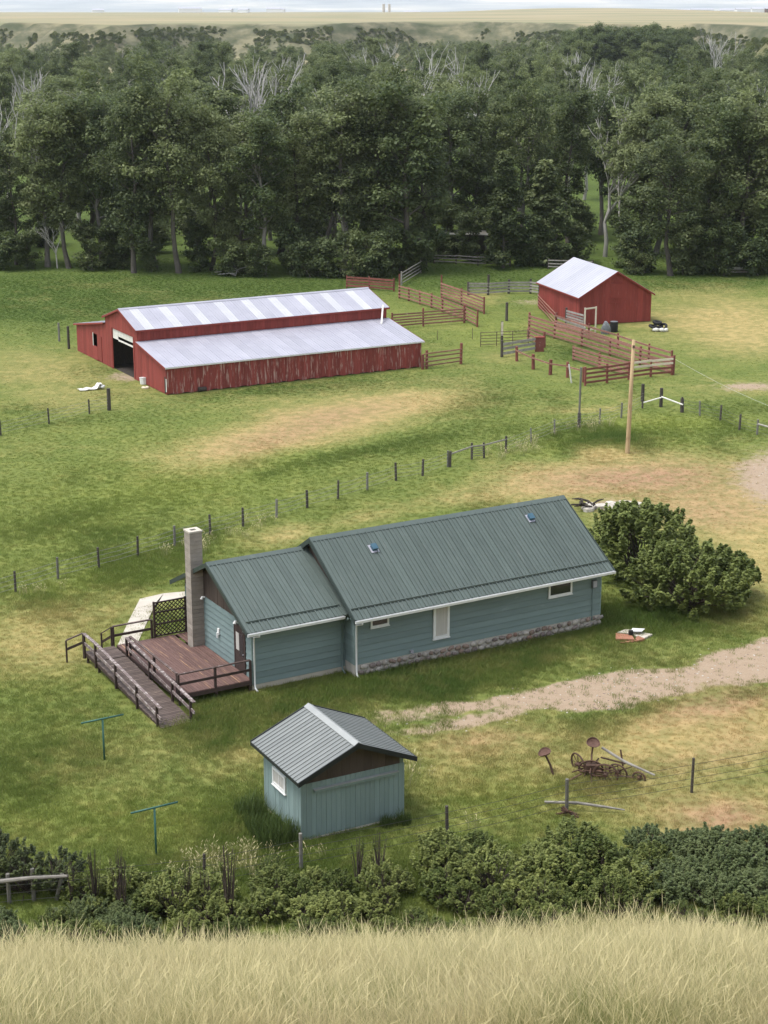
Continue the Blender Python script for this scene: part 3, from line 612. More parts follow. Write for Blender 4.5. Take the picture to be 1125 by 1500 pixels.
for z_ in (lz0 + 0.02, lz0 + 0.62, lz0 + 1.22, lz1 - 0.09): MB().box((la + 0.092, lv - 0.04, z_), (lb - 0.092, lv + 0.04, z_ + 0.06)).build('rail', 'deck_dark', screen)
lat = MB(); H_ = lz1 - lz0 - 0.12; W_ = lb - la - 0.19
k = -H_
while k < W_:
    for sgn in (0, 1):
        x0, x1 = max(k, 0), min(k + H_, W_)
        z0, z1 = x0 - k, x1 - k
        if x1 - x0 > 0.05:
            X0, X1 = (x0, x1) if sgn == 0 else (W_ - x0, W_ - x1)
            lat.bar((la + 0.095 + X0, lv + (0.012 if sgn else -0.012), lz0 + 0.06 + z0), (la + 0.095 + X1, lv + (0.012 if sgn else -0.012), lz0 + 0.06 + z1), 0.045, 0.012, up=(0, 1, 0))
    k += 0.21
lo_ = lat.build('lattice', 'deck_dark', screen); lo_['kind'] = 'stuff'
ramp_ = thing('access_ramp', 'slatted wooden ramp with weathered handrails sloping down beside the deck', 'ramp', (HP[0], HP[1], 0), HP[2])
ua, ub, vt_, vb_, zb_ = -10.22, -8.72, 6.55, -1.15, 0.06
slope = math.atan2(ZD - zb_, vt_ - vb_); rl = math.hypot(ZD - zb_, vt_ - vb_); sm_ = MB().box((ua, -0.066, -0.035), (ub, 0.066, 0.0)).mesh('slat')
for i in range(int(rl / 0.15)):
    t = (i + 0.5) * 0.15 / rl
    place(sm_, 'slat', 'ramp_slat', ramp_, loc=(rs.uniform(-0.02, 0.02), vb_ + (vt_ - vb_) * t, zb_ + (ZD - zb_) * t), rot=(slope, 0, 0))
for i in range(10): place(sm_, 'slat', 'ramp_slat', ramp_, loc=(rs.uniform(-0.02, 0.02), vt_ + 0.08 + i * 0.155, ZD))
for u_ in (ua + 0.03, (ua + ub) / 2, ub - 0.03):
    MB().bar((u_, vb_ + 0.1, zb_ - 0.07), (u_, vt_, ZD - 0.13), 0.05, 0.16).build('stringer', 'deck_dark', ramp_)
    bx('stringer', 'deck_dark', ramp_, (u_ - 0.025, vt_ + 0.002, ZD - 0.21), (u_ + 0.025, 8.08, ZD - 0.05))
for v_ in (7.95, 6.5, 4.2):
    for u_ in (ua + 0.06, ub - 0.12): bx('support', 'deck_dark', ramp_, (u_, v_ - 0.05, -0.1), (u_ + 0.1, v_ + 0.05, 0.36 if v_ > 6 else 0.24))
zr_ = lambda v: ZD if v > vt_ else zb_ + (ZD - zb_) * (v - vb_) / (vt_ - vb_)
def ramp_railing(u_, vs, over):
    for v_ in vs: bx('post', 'deck_dark', ramp_, (u_ - 0.05, v_ - 0.05, zr_(v_) - 0.3), (u_ + 0.05, v_ + 0.05, zr_(v_) + 0.92))
    pts = [(v_, zr_(v_)) for v_ in vs] + [(vs[-1] - over, zr_(vs[-1]) - over * math.tan(slope))]
    segs = [(pts[0], pts[1]), (pts[1], pts[-1])] if vs[0] > vt_ else [(pts[0], pts[-1])]
    for a, b in segs:
        for hh, ww, tt in ((0.95, 0.15, 0.05), (0.46, 0.05, 0.14)):
            MB().bar((u_, a[0], a[1] + hh), (u_, b[0], b[1] + hh), ww, tt).build('handrail', 'ramp_rail', ramp_)
ramp_railing(ua - 0.04, [7.95, 6.5, 4.0, 1.5, -0.8], 0.45)
ramp_railing(ub + 0.00, [6.45, 3.7, 1.1, -0.9], 0.40)
railing(ramp_, [(ua - 0.04, 8.1, ZD), (ua - 0.75, 8.5, 0.2)], 0.35, 0.92, 'deck_dark', pw=0.07)

# concrete path that runs out behind the deck
pp = [(274, 866), (240, 869), (205, 877), (187, 912), (172, 946), (200, 945), (214, 914), (229, 882), (274, 874)]
pv = [G(a, b, 0.035) for a, b in pp]; pm = MB()
pm.add([(p.x, p.y, 0.035) for p in pv] + [(p.x, p.y, -0.15) for p in pv], [(0, 1, 7, 8), (1, 2, 3, 6), (1, 6, 7), (3, 4, 5, 6)] + [(k, 9 + k, 9 + (k + 1) % 9, (k + 1) % 9) for k in range(9)])
path = pm.build('path', 'concrete'); path['kind'] = 'structure'

# ------------------------------------------------------------------ the garden shed
shed = thing('garden_shed', 'small teal board shed with light grey ribbed metal roof', 'shed', (SP[0], SP[1], 0), SP[2])
SL, SW, SZE, SZR, SOE, SOG = 4.307, 3.332, 2.617, 3.683, 0.33, 0.47
ss = (SZR - SZE) / (SL / 2 + SOE); wt = SZE + ss * SOE - 0.1
MB().add([(x, y, z) for y in (0.0, SW) for x, z in ((0, 0.06), (SL, 0.06), (SL, wt), (SL / 2, SZR - 0.1), (0, wt))],
         [(0, 1, 2, 3, 4), (9, 8, 7, 6, 5), (0, 5, 6, 1), (1, 6, 7, 2), (2, 7, 8, 3), (3, 8, 9, 4), (4, 9, 5, 0)]).build('wall', 'teal_board', shed)
bx('footing', 'concrete', shed, (-0.06, -0.06, -0.2), (SL + 0.06, SW + 0.06, 0.058))
board_wall(shed, 'teal_board', 'u', 0.0, SL, 0.205, 0.06, 2.30, 0.0, -1, 0.022, 0.010)
board_wall(shed, 'brown_gable', 'u', 0.15, SL - 0.15, 0.30, 2.302, lambda t: max(2.302, SZR - 0.14 - ss * abs(t - SL / 2)), 0.0, -1, 0.016, 0.006)
board_wall(shed, 'teal_board', 'v', 0.0, SW, 0.205, 0.06, wt - 0.06, 0.0, -1, 0.022, 0.010)
board_wall(shed, 'teal_board', 'v', 0.0, SW, 0.205, 0.06, wt - 0.06, SL, 1, 0.022, 0.010)
bx('corner_board', 'teal_board', shed, (-0.04, -0.04, 0.06), (0.05, -0.031, 2.3)); bx('corner_board', 'teal_board', shed, (SL - 0.05, -0.04, 0.06), (SL + 0.04, -0.031, 2.3))
MB().box((0.50, -0.15, 1.92), (4.02, -0.032, 2.02)).build('door_track', 'teal_board', shed); MB().box((0.48, -0.18, 2.021), (4.04, -0.032, 2.05)).build('track_cover', 'grey_ridge', shed)
window(shed, 'v', 1.25, 2.40, 1.40, 2.12, -0.030, -1, 0.11, pane='curtain', muntin=True)
def roof_slope_v(par, v0, v1, ue, ze, ur, zr, width, mat, **kw):
    """the same sheets with the ridge along v: built along u in a turned holder frame"""
    n = max(1, round((v1 - v0) / width)); w = (v1 - v0) / n
    run = Vector((ur - ue, 0, zr - ze)); Ln = run.length; d = run.normalized(); nr = d.cross(Vector((0, 1, 0)))
    if nr.z < 0: nr = -nr
    mb = MB()
    def slab(a, b, h0, h1, s0, s1):
        vs = [Vector((0, vv, 0)) + d * s + nr * hh for s in (s0, s1) for vv, hh in ((a, h0), (b, h0), (b, h1), (a, h1))]
        mb.add(vs, [(0, 1, 2, 3), (7, 6, 5, 4), (0, 4, 5, 1), (1, 5, 6, 2), (2, 6, 7, 3), (3, 7, 4, 0)])
    slab(0, w - 0.003, -0.04, 0, 0, Ln)
    for k in kw.get('ribs', (0.0,)): slab(k * w + 0.001, k * w + kw.get('rw', 0.04), 0.001, kw.get('rh', 0.028), 0.004, Ln - 0.004)
    me = mb.mesh('roof_panel')
    for i in range(n): place(me, 'roof_panel', mat, par, loc=(ue, v0 + i * w, ze))
roof_slope_v(shed, -SOG, SW + SOG, -SOE, SZE, SL / 2, SZR, 0.235, 'grey_roof', rh=0.026, rw=0.035)
roof_slope_v(shed, -SOG, SW + SOG, SL + SOE, SZE, SL / 2, SZR, 0.235, 'grey_roof', rh=0.026, rw=0.035)
MB().add([(SL / 2 + a, v, SZR + b) for v in (-SOG - 0.02, SW + SOG + 0.02) for a, b in ((-0.19, 0.04 - 0.19 * ss), (0, 0.055), (0.19, 0.04 - 0.19 * ss), (0, 0.08))],
         [(0, 1, 2, 3), (7, 6, 5, 4), (0, 4, 5, 1), (1, 5, 6, 2), (2, 6, 7, 3), (3, 7, 4, 0)]).build('ridge_cap', 'grey_ridge', shed)
def rake_v(par, v, ue, ze, ur, zr, mat, h=0.2, w=0.05, up=0.038):
    MB().add([(a, v + s, z) for s in (-w / 2, w / 2) for a, z in ((ue, ze + up), (ur, zr + up), (ur, zr + up - h), (ue, ze + up - h))],
             [(0, 1, 2, 3), (7, 6, 5, 4), (0, 4, 5, 1), (1, 5, 6, 2), (2, 6, 7, 3), (3, 7, 4, 0)]).build('rake_trim', mat, par)
for v_ in (-SOG - 0.03, SW + SOG + 0.03):
    rake_v(shed, v_, -SOE - 0.01, SZE, SL / 2, SZR, 'black_trim', 0.20); rake_v(shed, v_, SL + SOE + 0.01, SZE, SL / 2 + 0.002, SZR, 'black_trim', 0.20)
bx('eave_trim', 'black_trim', shed, (-SOE - 0.03, -SOG + 0.0, SZE - 0.12), (-SOE - 0.006, SW + SOG, SZE + 0.012)); bx('eave_trim', 'black_trim', shed, (SL + SOE + 0.006, -SOG, SZE - 0.12), (SL + SOE + 0.03, SW + SOG, SZE + 0.012))

# ------------------------------------------------------------------ the big red barn
barn = thing('barn', 'long red barn with raised centre and silver metal roofs on two levels', 'barn', (BP[0], BP[1], 0), BP[2])
BL, W1, W2, W3 = 23.57, 6.237, 7.593, 7.66
Z1, Z1T, Z2, ZR, Z3, Z3T, BO = 2.287, 3.344, 4.315, 5.519, 2.483, 3.796, 0.22
zl = lambda v: Z1 - 0.06 + (Z1T - Z1) * v / W1
zc = lambda v: ZR - 0.06 - (ZR - Z2) / (W2 / 2 + BO) * abs(v - W1 - W2 / 2)
zb = lambda v: Z3T - 0.06 - (Z3T - Z3) * (v - W1 - W2) / W3
board_wall(barn, 'barn_red_worn', 'u', 0, BL, 0.285, lambda t: 0.06 + 0.05 * math.sin(t * 5), Z1 - 0.03, 0.0, -1, 0.035, 0.012, jit=0.12, seed=3)
board_wall(barn, 'barn_red', 'u', 0, BL, 0.285, Z1T + 0.06, Z2 - 0.03, W1, -1, 0.035, 0.012, seed=4)
bx('wall_skin', 'barn_red', barn, (0.01, W1, Z1T - 0.12), (BL - 0.01, W1 + 0.03, Z2 - 0.08)); bx('wall_skin', 'barn_red', barn, (0.01, W1 + W2 - 0.03, Z1T - 0.2), (BL - 0.01, W1 + W2, Z2 - 0.08))
bx('wall_skin', 'barn_red', barn, (0.01, 0.002, 0.12), (BL - 0.01, 0.032, Z1 - 0.06)); bx('wall_skin', 'barn_red', barn, (0.01, W1 + W2 + W3 - 0.032, 0.12), (BL - 0.01, W1 + W2 + W3 - 0.002, Z3 - 0.08))
# left end: front lean-to, centre with its open doorway, rear lean-to with a hatch
board_wall(barn, 'barn_red', 'v', 0, W1, 0.285, 0.04, zl, 0.0, -1, 0.035, 0.010, jit=0.08, seed=5)
board_wall(barn, 'barn_red', 'v', W1, W1 + W2, 0.285, 0.0, zc, 0.0, -1, 0.035, 0.010, holes=((7.2, 12.25, -0.05, 3.55),), seed=6)
board_wall(barn, 'barn_red', 'v', W1 + W2, W1 + W2 + W3, 0.285, 0.02, zb, 0.0, -1, 0.035, 0.010, holes=((16.0, 17.1, 1.25, 2.35),), seed=7)
board_wall(barn, 'barn_red', 'v', 0, W1, 0.285, 0.04, zl, BL, 1, 0.035, 0.010, seed=8); board_wall(barn, 'barn_red', 'v', W1, W1 + W2, 0.285, 0.0, zc, BL, 1, 0.035, 0.010, seed=9)
board_wall(barn, 'barn_red', 'v', W1 + W2, W1 + W2 + W3, 0.285, 0.02, zb, BL, 1, 0.035, 0.010, seed=10)
for nm, mt, lo, hi in (('door_frame', 'barn_red', (-0.075, 6.95, 0.0), (-0.046, 7.18, 3.6)), ('door_frame', 'barn_red', (-0.075, 12.27, 0.0), (-0.046, 12.5, 3.6)),
                       ('door_panel', 'barn_white', (0.03, 7.25, 3.02), (0.08, 12.2, 3.55)), ('door_rail', 'barn_white', (0.02, 7.25, 2.62), (0.09, 10.9, 2.75)), ('door_panel', 'barn_white', (0.03, 10.95, 2.70), (0.08, 12.2, 3.018)),
                       ('hatch_frame', 'barn_white', (-0.07, 17.0, 1.2), (-0.046, 17.14, 2.4)), ('side_door', 'barn_red', (-0.085, 14.9, 0.12), (-0.046, 15.9, 2.35))):
    bx(nm, mt, barn, lo, hi)
sd = bx('side_door', 'barn_red', barn, (-0.09, 15.95, 0.05), (-0.05, 17.15, 1.22)); bx('corner_board', 'barn_white', barn, (-0.062, 0.0, 0.25), (-0.046, 0.14, 1.3)); bx('corner_board', 'black_trim', barn, (-0.062, 0.2, 0.1), (-0.046, 0.42, 1.45))
bx('dirt_floor', 'charred_wood', barn, (0.1, 0.1, -0.1), (BL - 0.1, W1 + W2 + W3 - 0.1, 0.015))
for u_ in np.linspace(1.5, BL - 1.5, 7):
    for v_ in (W1 + 0.15, W1 + W2 - 0.25): bx('post', 'dark_post', barn, (u_, v_, 0), (u_ + 0.16, v_ + 0.16, 3.6))
bx('stall_wall', 'dark_post', barn, (0.2, W1 + 0.06, 0.02), (BL - 0.2, W1 + 0.12, 3.2)); bx('stall_wall', 'dark_post', barn, (0.2, W1 + W2 - 0.12, 0.02), (BL - 0.2, W1 + W2 - 0.06, 3.2))
rb = dict(thick=0.04, ribs=(0.0, 0.333, 0.666), rib=(0.05, 0.022))
roof_slope(barn, -BO, BL + BO, W1 - BO, Z2, W1 + W2 / 2, ZR, 0.86, 'galvanised', alt=lambda i: 'fibreglass' if i % 3 == 1 else 'galvanised', **rb)
roof_slope(barn, -BO, BL + BO, W1 + W2 + BO, Z2, W1 + W2 / 2, ZR, 0.86, 'galvanised', **rb)
roof_slope(barn, -BO, BL + BO, -BO, Z1, W1 - 0.04, Z1T, 0.86, 'galvanised', **rb)
roof_slope(barn, -BO, BL + BO, W1 + W2 + W3 + BO, Z3, W1 + W2 + 0.04, Z3T, 0.86, 'galvanised', **rb)
MB().prism([(W1 + W2 / 2 - 0.25, ZR - 0.25 * 0.3 + 0.035), (W1 + W2 / 2, ZR + 0.04), (W1 + W2 / 2 + 0.25, ZR - 0.25 * 0.3 + 0.035), (W1 + W2 / 2, ZR + 0.06)], 0, -BO, BL + BO).build('ridge_cap', 'galvanised', barn)
for u_ in (-BO - 0.02, BL + BO + 0.02):
    rake(barn, u_, W1 - BO, Z2, W1 + W2 / 2, ZR, 'barn_red', 0.16, 0.03, 0.0); rake(barn, u_, W1 + W2 + BO, Z2, W1 + W2 / 2 + 0.002, ZR, 'barn_red', 0.16, 0.03, 0.0)
    rake(barn, u_, -BO, Z1, W1 - 0.04, Z1T, 'barn_red', 0.14, 0.03, 0.0); rake(barn, u_, W1 + W2 + W3 + BO, Z3, W1 + W2 + 0.04, Z3T, 'barn_red', 0.14, 0.03, 0.0)
bx('fascia', 'barn_red', barn, (-BO, W1 - BO - 0.03, Z2 - 0.16), (BL + BO, W1 - BO - 0.002, Z2 - 0.02)); bx('fascia', 'barn_white', barn, (-BO, -BO - 0.03, Z1 - 0.12), (BL + BO, -BO - 0.002, Z1 - 0.02))
def at_local(P, u, v, z=0.0):
    c, s = math.cos(P[2]), math.sin(P[2]); return Vector((P[0] + u * c - v * s, P[1] + u * s + v * c, z))
lp = thing('leaning_plank', 'pale plank leaning against the barn upper wall on the low roof', 'plank', at_local(BP, 22.3, 4.6, 3.0), BP[2])
MB().bar((0, 0.2, 0.15), (0.9, 1.55, 1.55), 0.14, 0.05).build('board', 'barn_white', lp)

# ------------------------------------------------------------------ the small red barn
sb = thing('barn', 'small red gabled barn with pale metal roof beside the corrals', 'barn', (CP[0], CP[1], 0), CP[2])
CL, CW, CZE, CZR, CO = 7.72, 10.16, 2.77, 5.19, 0.25
cs = (CZR - CZE) / (CL / 2 + CO); cw = CZE + cs * CO - 0.05
cg = lambda t: CZR - 0.08 - cs * abs(t - CL / 2)
MB().add([(x, y, z) for y in (0.04, CW - 0.04) for x, z in ((0.04, 0.05), (CL - 0.04, 0.05), (CL - 0.04, cw - 0.1), (CL / 2, CZR - 0.2), (0.04, cw - 0.1))],
         [(0, 1, 2, 3, 4), (9, 8, 7, 6, 5), (0, 5, 6, 1), (1, 6, 7, 2), (2, 7, 8, 3), (3, 8, 9, 4), (4, 9, 5, 0)]).build('wall', 'barn_red', sb)
board_wall(sb, 'barn_red', 'u', 0, CL, 0.30, 0.05, cg, 0.04, -1, 0.035, 0.012, jit=0.1, seed=21)
board_wall(sb, 'barn_red', 'v', 0.04, CW, 0.30, 0.05, cw - 0.03, 0.04, -1, 0.035, 0.012, seed=22); board_wall(sb, 'barn_red', 'v', 0.04, CW, 0.30, 0.05, cw - 0.03, CL - 0.04, 1, 0.035, 0.012, seed=23)
MB().box((3.2, -0.03, 2.55), (4.5, 0.004, 3.95)).build('loft_door', 'barn_red', sb); MB().box((3.05, -0.05, 2.05), (4.35, 0.004, 2.13)).build('batten', 'barn_red', sb); MB().box((3.05, -0.05, 2.45), (4.7, -0.032, 2.52)).build('batten', 'barn_red', sb); MB().box((3.25, -0.05, 3.97), (4.45, 0.004, 4.03)).build('batten', 'barn_red', sb)
roof_slope_v(sb, -CO, CW + CO, -CO, CZE, CL / 2, CZR, 1.06, 'pale_steel', ribs=(0.0, 0.5), rh=0.014, rw=0.04); roof_slope_v(sb, -CO, CW + CO, CL + CO, CZE, CL / 2, CZR, 1.06, 'pale_steel', ribs=(0.0, 0.5), rh=0.014, rw=0.04)
for v_ in (-CO - 0.02, CW + CO + 0.02):
    rake_v(sb, v_, -CO, CZE, CL / 2, CZR, 'barn_red', 0.16, 0.03, -0.004); rake_v(sb, v_, CL + CO, CZE, CL / 2 + 0.002, CZR, 'barn_red', 0.16, 0.03, -0.004)
bx('fascia', 'barn_red', sb, (-CO - 0.03, -CO, CZE - 0.14), (-CO - 0.004, CW + CO, CZE - 0.02))

# ------------------------------------------------------------------ fences
def timber_post(par, p, h, w, mat, round_=True, lean=(0, 0), name='post'):
    q = Vector((p[0] + lean[0], p[1] + lean[1], h))
    if round_: return MB().tube([(p[0], p[1], -0.25), (p[0], p[1], 0.0), q], [w / 2 * 1.06, w / 2 * 1.05, w / 2 * 0.95], 7).build(name, mat, par)
    return MB().bar((p[0], p[1], -0.25), q, w, w, up=(0, 1, 0)).build(name, mat, par)
def fence(name, label, cat, pix, h, rails, post='fence_red', rail='rail_red_pale', pw=0.2, rh=0.14, rt=0.045, z0=0.3, hs=None, group=None, round_=True, side=-1, sag=0.03, extra=None, skip=(), loc=None):
    """pix: post bases as photo pixels on the ground; every post and every rail between two posts is a piece of its own."""
    P = [G(*p) for p in pix]; o = P[0].copy()
    t = thing(name, label, cat, o, 0, group); Q = [p - o for p in P]
    for k, q in enumerate(Q):
        hh = (hs or {}).get(k, h + rs.uniform(0.03, 0.14))
        if k not in skip: timber_post(t, q, hh, pw * rs.uniform(0.9, 1.1), post, round_, (rs.uniform(-0.04, 0.04), rs.uniform(-0.04, 0.04)))
    for a, b in zip(Q[:-1], Q[1:]):
        d = (b - a).normalized(); nrm = Vector((d.y, -d.x, 0)) * (side if d.y * 0 == 0 else 1)
        if (nrm.y > 0) == (side < 0): nrm = -nrm
        ln = (b - a).length; m = max(1, round(ln / 4.2)) 
        for i in range(rails):
            z = z0 + (h - 0.10 - z0) * (i / max(rails - 1, 1))
            for j in range(m):
                A = a + (b - a) * (j / m) + d * 0.004; B = a + (b - a) * ((j + 1) / m) - d * 0.004
                off = nrm * (pw / 2 + rt / 2 + 0.004)
                MB().bar(A + off + Vector((0, 0, z + rs.uniform(-sag, sag))), B + off + Vector((0, 0, z + rs.uniform(-sag, sag))), rt, rh).build('rail', rail if not callable(rail) else rail(i, a, b), t)
    return t
fence('board_fence', 'short red board fence behind the barn ridge at the wood edge', 'fence', [(508, 422), (541, 424), (577, 427)], 1.35, 4, rail='fence_red', rh=0.2)
fence('board_fence', 'long red board fence running from wood edge down to the gatepost', 'fence', [(585, 437), (599, 441), (615, 446), (632, 451), (648, 457), (681, 470), (699, 479)], 1.45, 4, hs={0: 2.6, 6: 1.7})
fence('board_fence', 'red board fence between the big barn end and the long corral fence', 'fence', [(574, 482), (620, 478), (680, 473)], 1.5, 5, hs={1: 1.8, 2: 1.8})
fence('board_fence', 'red five rail fence with one tall end post near the grey pole', 'fence', [(647, 437), (676, 447), (709, 460)], 1.7, 5, hs={0: 2.5, 2: 1.75}, rh=0.17)
fence('rail_fence', 'weathered grey plank fence joining the small red barn', 'fence', [(686, 432), (715, 432), (745, 430), (777, 430), (790, 432)], 1.35, 4, post='dark_post', rail='grey_wood', pw=0.26, rh=0.18, hs={1: 2.2, 2: 1.55, 3: 1.6})
fence('rail_fence', 'sloping pale pole fence at the wood edge behind red fence', 'fence', [(588, 418), (616, 400)], 1.5, 4, post='grey_wood', rail='grey_wood', rh=0.10)
fence('rail_fence', 'low grey pole fence in the shade under the shelter', 'fence', [(636, 386), (668, 387), (700, 389), (747, 390)], 1.15, 3, post='dark_post', rail='grey_wood', rh=0.12)
fence('rail_fence', 'low grey pole fence partly behind the small barn roof', 'fence', [(803, 394), (836, 395), (868, 396)], 1.15, 3, post='dark_post', rail='grey_wood', rh=0.14)
fence('gate', 'red four rail gate between stout posts at the big barn corner', 'gate', [(619, 541), (625, 540), (675, 533)], 1.45, 4, post='fence_red', rail='rail_red_pale', pw=0.26, rh=0.11, hs={0: 1.3, 1: 1.6, 2: 1.85})
fence('board_fence', 'long red corral fence from the small barn to the front pen', 'fence', [(775, 484), (812, 496), (852, 508), (893, 521), (937, 535), (986, 549)], 1.55, 4, hs={0: 1.75}, rh=0.19)
fence('board_fence', 'red alley fence parallel to the long corral fence', 'fence', [(814, 481), (862, 497), (905, 511), (950, 527), (983, 537)], 1.35, 3, rh=0.16)
fence('board_fence', 'red rail fence against the side wall of the small barn', 'fence', [(789, 450), (815, 479)], 1.4, 4, rh=0.10)
fence('board_fence', 'grey topped inner pen fence inside the front corral', 'fence', [(840, 528), (878, 540), (921, 552)], 1.3, 4, rh=0.18)
Pn = [G(*p) for p in ((921, 556), (984, 549))]
fence('board_fence', 'front pen fence with two new pale boards on its upper half', 'fence', [(857, 565), (889, 561), (921, 556), (953, 552), (984, 549)], 1.5, 4, rh=0.17,
      rail=lambda i, a, b: 'pale_wood' if (i >= 2 and a.x > 3.3) else 'fence_red', pw=0.22)
fence('rail_fence', 'line of short red posts carrying one single top rail', 'fence', [(757, 529), (781, 541), (806, 549), (831, 553), (855, 560)], 1.25, 1, rh=0.12, z0=1.0, pw=0.28)
fence('board_fence', 'low pen side of wide grey planks beside the pipe gate', 'fence', [(735, 523), (788, 514)], 1.25, 3, post='dark_post', rail='grey_wood', rh=0.24, pw=0.24, hs={0: 1.5, 1: 1.1}, z0=0.35)
fence('board_fence', 'short red plank fence behind the wide grey planks', 'fence', [(774, 499), (797, 509)], 1.1, 3, rh=0.18, pw=0.25, hs={1: 1.45})
rbx = thing('post', 'stout boxed red gatepost at the end of the grey planks', 'post', G(790, 515))
MB().box((-0.4, -0.12, -0.2), (0.4, 0.12, 1.3)).build('box_panel', 'fence_red', rbx); MB().box((-0.44, -0.17, 1.302), (0.44, 0.17, 1.36)).build('cap', 'barn_red', rbx)
# chute with its pale frame beside the small barn
chu = thing('loading_chute', 'grey plank loading chute with tall pale wooden frame', 'chute', G(840, 486))
A, B = G(829, 480) - G(840, 486), G(856, 488) - G(840, 486)
for k in range(6): MB().bar(A + Vector((0, 0, 0.35 + k * 0.26)), B + Vector((0, 0, 0.35 + k * 0.26 + rs.uniform(-0.04, 0.04))), 0.05, 0.17).build('board', 'grey_wood', chu)
for q in (A, B): MB().tube([(q.x, q.y + 0.12, -0.2), (q.x, q.y + 0.12, 1.95)], 0.11, 7).build('post', 'dark_post', chu)
A, B = G(856, 489) - G(840, 486), G(872, 487) - G(840, 486)
for q in (A, B): MB().box((q.x - 0.07, q.y - 0.07, -0.1), (q.x + 0.07, q.y + 0.07, 2.5)).build('frame_post', 'pale_wood', chu)
for z_ in (0.35, 2.42): MB().bar(A + Vector((0.08, -0.11, z_)), B + Vector((-0.08, -0.11, z_)), 0.06, 0.14).build('frame_rail', 'pale_wood', chu)
A, B = G(812, 478) - G(840, 486), G(858, 494) - G(840, 486)
for k in range(2): MB().bar(A + Vector((0, 0, 0.5 + k * 0.5)), B + Vector((0, 0, 0.35 + k * 0.45)), 0.05, 0.2).build('board', 'grey_wood', chu)
# pipe gate
pg = thing('pipe_gate', 'dark five bar pipe gate standing open in the yard', 'gate', G(704, 508))
A, B = Vector((0, 0, 0)), G(774, 505) - G(704, 508)
for k in range(5): MB().tube([A + Vector((0, 0, 0.2 + k * 0.28)), B + Vector((0, 0, 0.2 + k * 0.28))], 0.028, 6).build('bar', 'pipe_rust', pg)
for k in range(4):
    q = A + (B - A) * (k / 3); MB().tube([q + Vector((0, -0.0, -0.02)), q + Vector((0, 0, 1.36))], 0.034, 6).build('upright', 'pipe_rust', pg)
# single posts
def lone(label, px, yb, yt, w, mat, round_=True, lean=0.0, cap=None):
    h = hpx(px, yb, yt); t = thing('post', label, 'post', G(px, yb)); timber_post(t, (0, 0), h, w, mat, round_, (lean, 0))
    if cap: MB().box((-w * 0.4, -w * 0.75, h * 0.35), (w * 0.4, -w * 0.55, h * 0.98)).build('marker_board', cap, t)
    return t
lone('tall thick grey post behind the pipe gate', 742, 470, 443, 0.28, 'dark_post')
lone('dark post with pale marker board beside the pipe gate', 735, 502, 471, 0.24, 'dark_post', cap='pale_wood')
lone('white stake leaning on the last short red post', 837, 561, 534, 0.13, 'barn_white', lean=-0.25)
lone('thick dark post with pale top standing alone before the barn', 160, 601, 569, 0.30, 'dark_post'); lone('thin grey stake behind the lone dark post', 131, 606, 586, 0.12, 'grey_post')
lone('dark post at the rear corner of the big barn', 101, 511, 478, 0.24, 'dark_post'); lone('grey post farther off past the barn rear corner', 87, 500, 473, 0.2, 'grey_post')
for p in ((530, 458 + 20, 458), ): pass
lone('thin iron stake in the grass between corral gates', 641, 498, 484, 0.05, 'pipe_rust'); lone('thin iron stake near the corral gatepost', 692, 497, 480, 0.05, 'pipe_rust')
# poles
pole = thing('utility_pole', 'tall weathered tan utility pole rising beyond the house', 'pole', G(919, 664)); hp_ = hpx(919, 664, 498)
MB().tube([(0, 0, -0.4), (0, 0, 0), (0.06, 0, hp_ * 0.5), (0.12, 0, hp_)], [0.17, 0.165, 0.14, 0.115], 12).build('shaft', 'pole_wood', pole, True)
MB().box((0.04, -0.16, hp_ - 0.55), (0.2, -0.11, hp_ - 0.35)).build('bracket', 'pipe_rust', pole)
pole2 = thing('utility_pole', 'slim grey steel pole on the wire fence line', 'pole', G(848, 626)); h2 = hpx(848, 626, 538)
MB().tube([(0, 0, -0.3), (0, 0, 1.1)], 0.13, 9).build('base_post', 'grey_post', pole2); MB().tube([(0, 0, 1.0), (0.02, 0, h2)], 0.075, 8).build('shaft', 'grey_post', pole2)
# wire fences
def wire_fence(label, pix, hts, mats, group=None, pw=0.15, strands=(0.25, 0.5, 0.75, 1.0)):
    P = [G(*p) for p in pix]; t = thing('wire_fence', label, 'fence', P[0]); Q = [p - P[0] for p in P]
    for k, q in enumerate(Q): timber_post(t, q, hts[k % len(hts)] * rs.uniform(0.95, 1.06), pw * rs.uniform(0.85, 1.15), mats[k % len(mats)], True, (rs.uniform(-0.05, 0.05), rs.uniform(-0.05, 0.05)))
    for z in strands:
        pts = []
        for a, b in zip(Q[:-1], Q[1:]):
            pts += [a + Vector((0, -pw / 2 - 0.01, z)), (a + b) / 2 + Vector((0, -pw / 2 - 0.01, z - 0.04))]
        pts.append(Q[-1] + Vector((0, -pw / 2 - 0.01, z)))
        MB().tube(pts, 0.011, 3, False).build('wire', 'wire', t)
    return t
wire_fence('wire fence of dark posts crossing the pasture behind the house', [(-40, 884), (23, 867), (85, 848), (145, 832), (202, 816), (256, 800), (308, 784), (356, 771), (405, 758), (450, 744), (495, 731), (538, 718), (580, 704), (619, 697), (656, 684)], [1.2], ['dark_post', 'dark_post', 'grey_post'])
g2 = fence('farm_gate', 'pale pole gate panel set into the pasture wire fence', 'gate', [(659, 684), (691, 673), (709, 671), (741, 662)], 1.05, 1, post='dark_post', rail='grey_wood', pw=0.16, rh=0.10, z0=0.95)
A = G(691, 673) - G(659, 684); B = G(709, 671) - G(659, 684)
for k in range(5): MB().tube([A + Vector((0, -0.1, 0.25 + k * 0.17)), B + Vector((0, -0.1, 0.25 + k * 0.17))], 0.022, 5).build('bar', 'grey_post', g2)
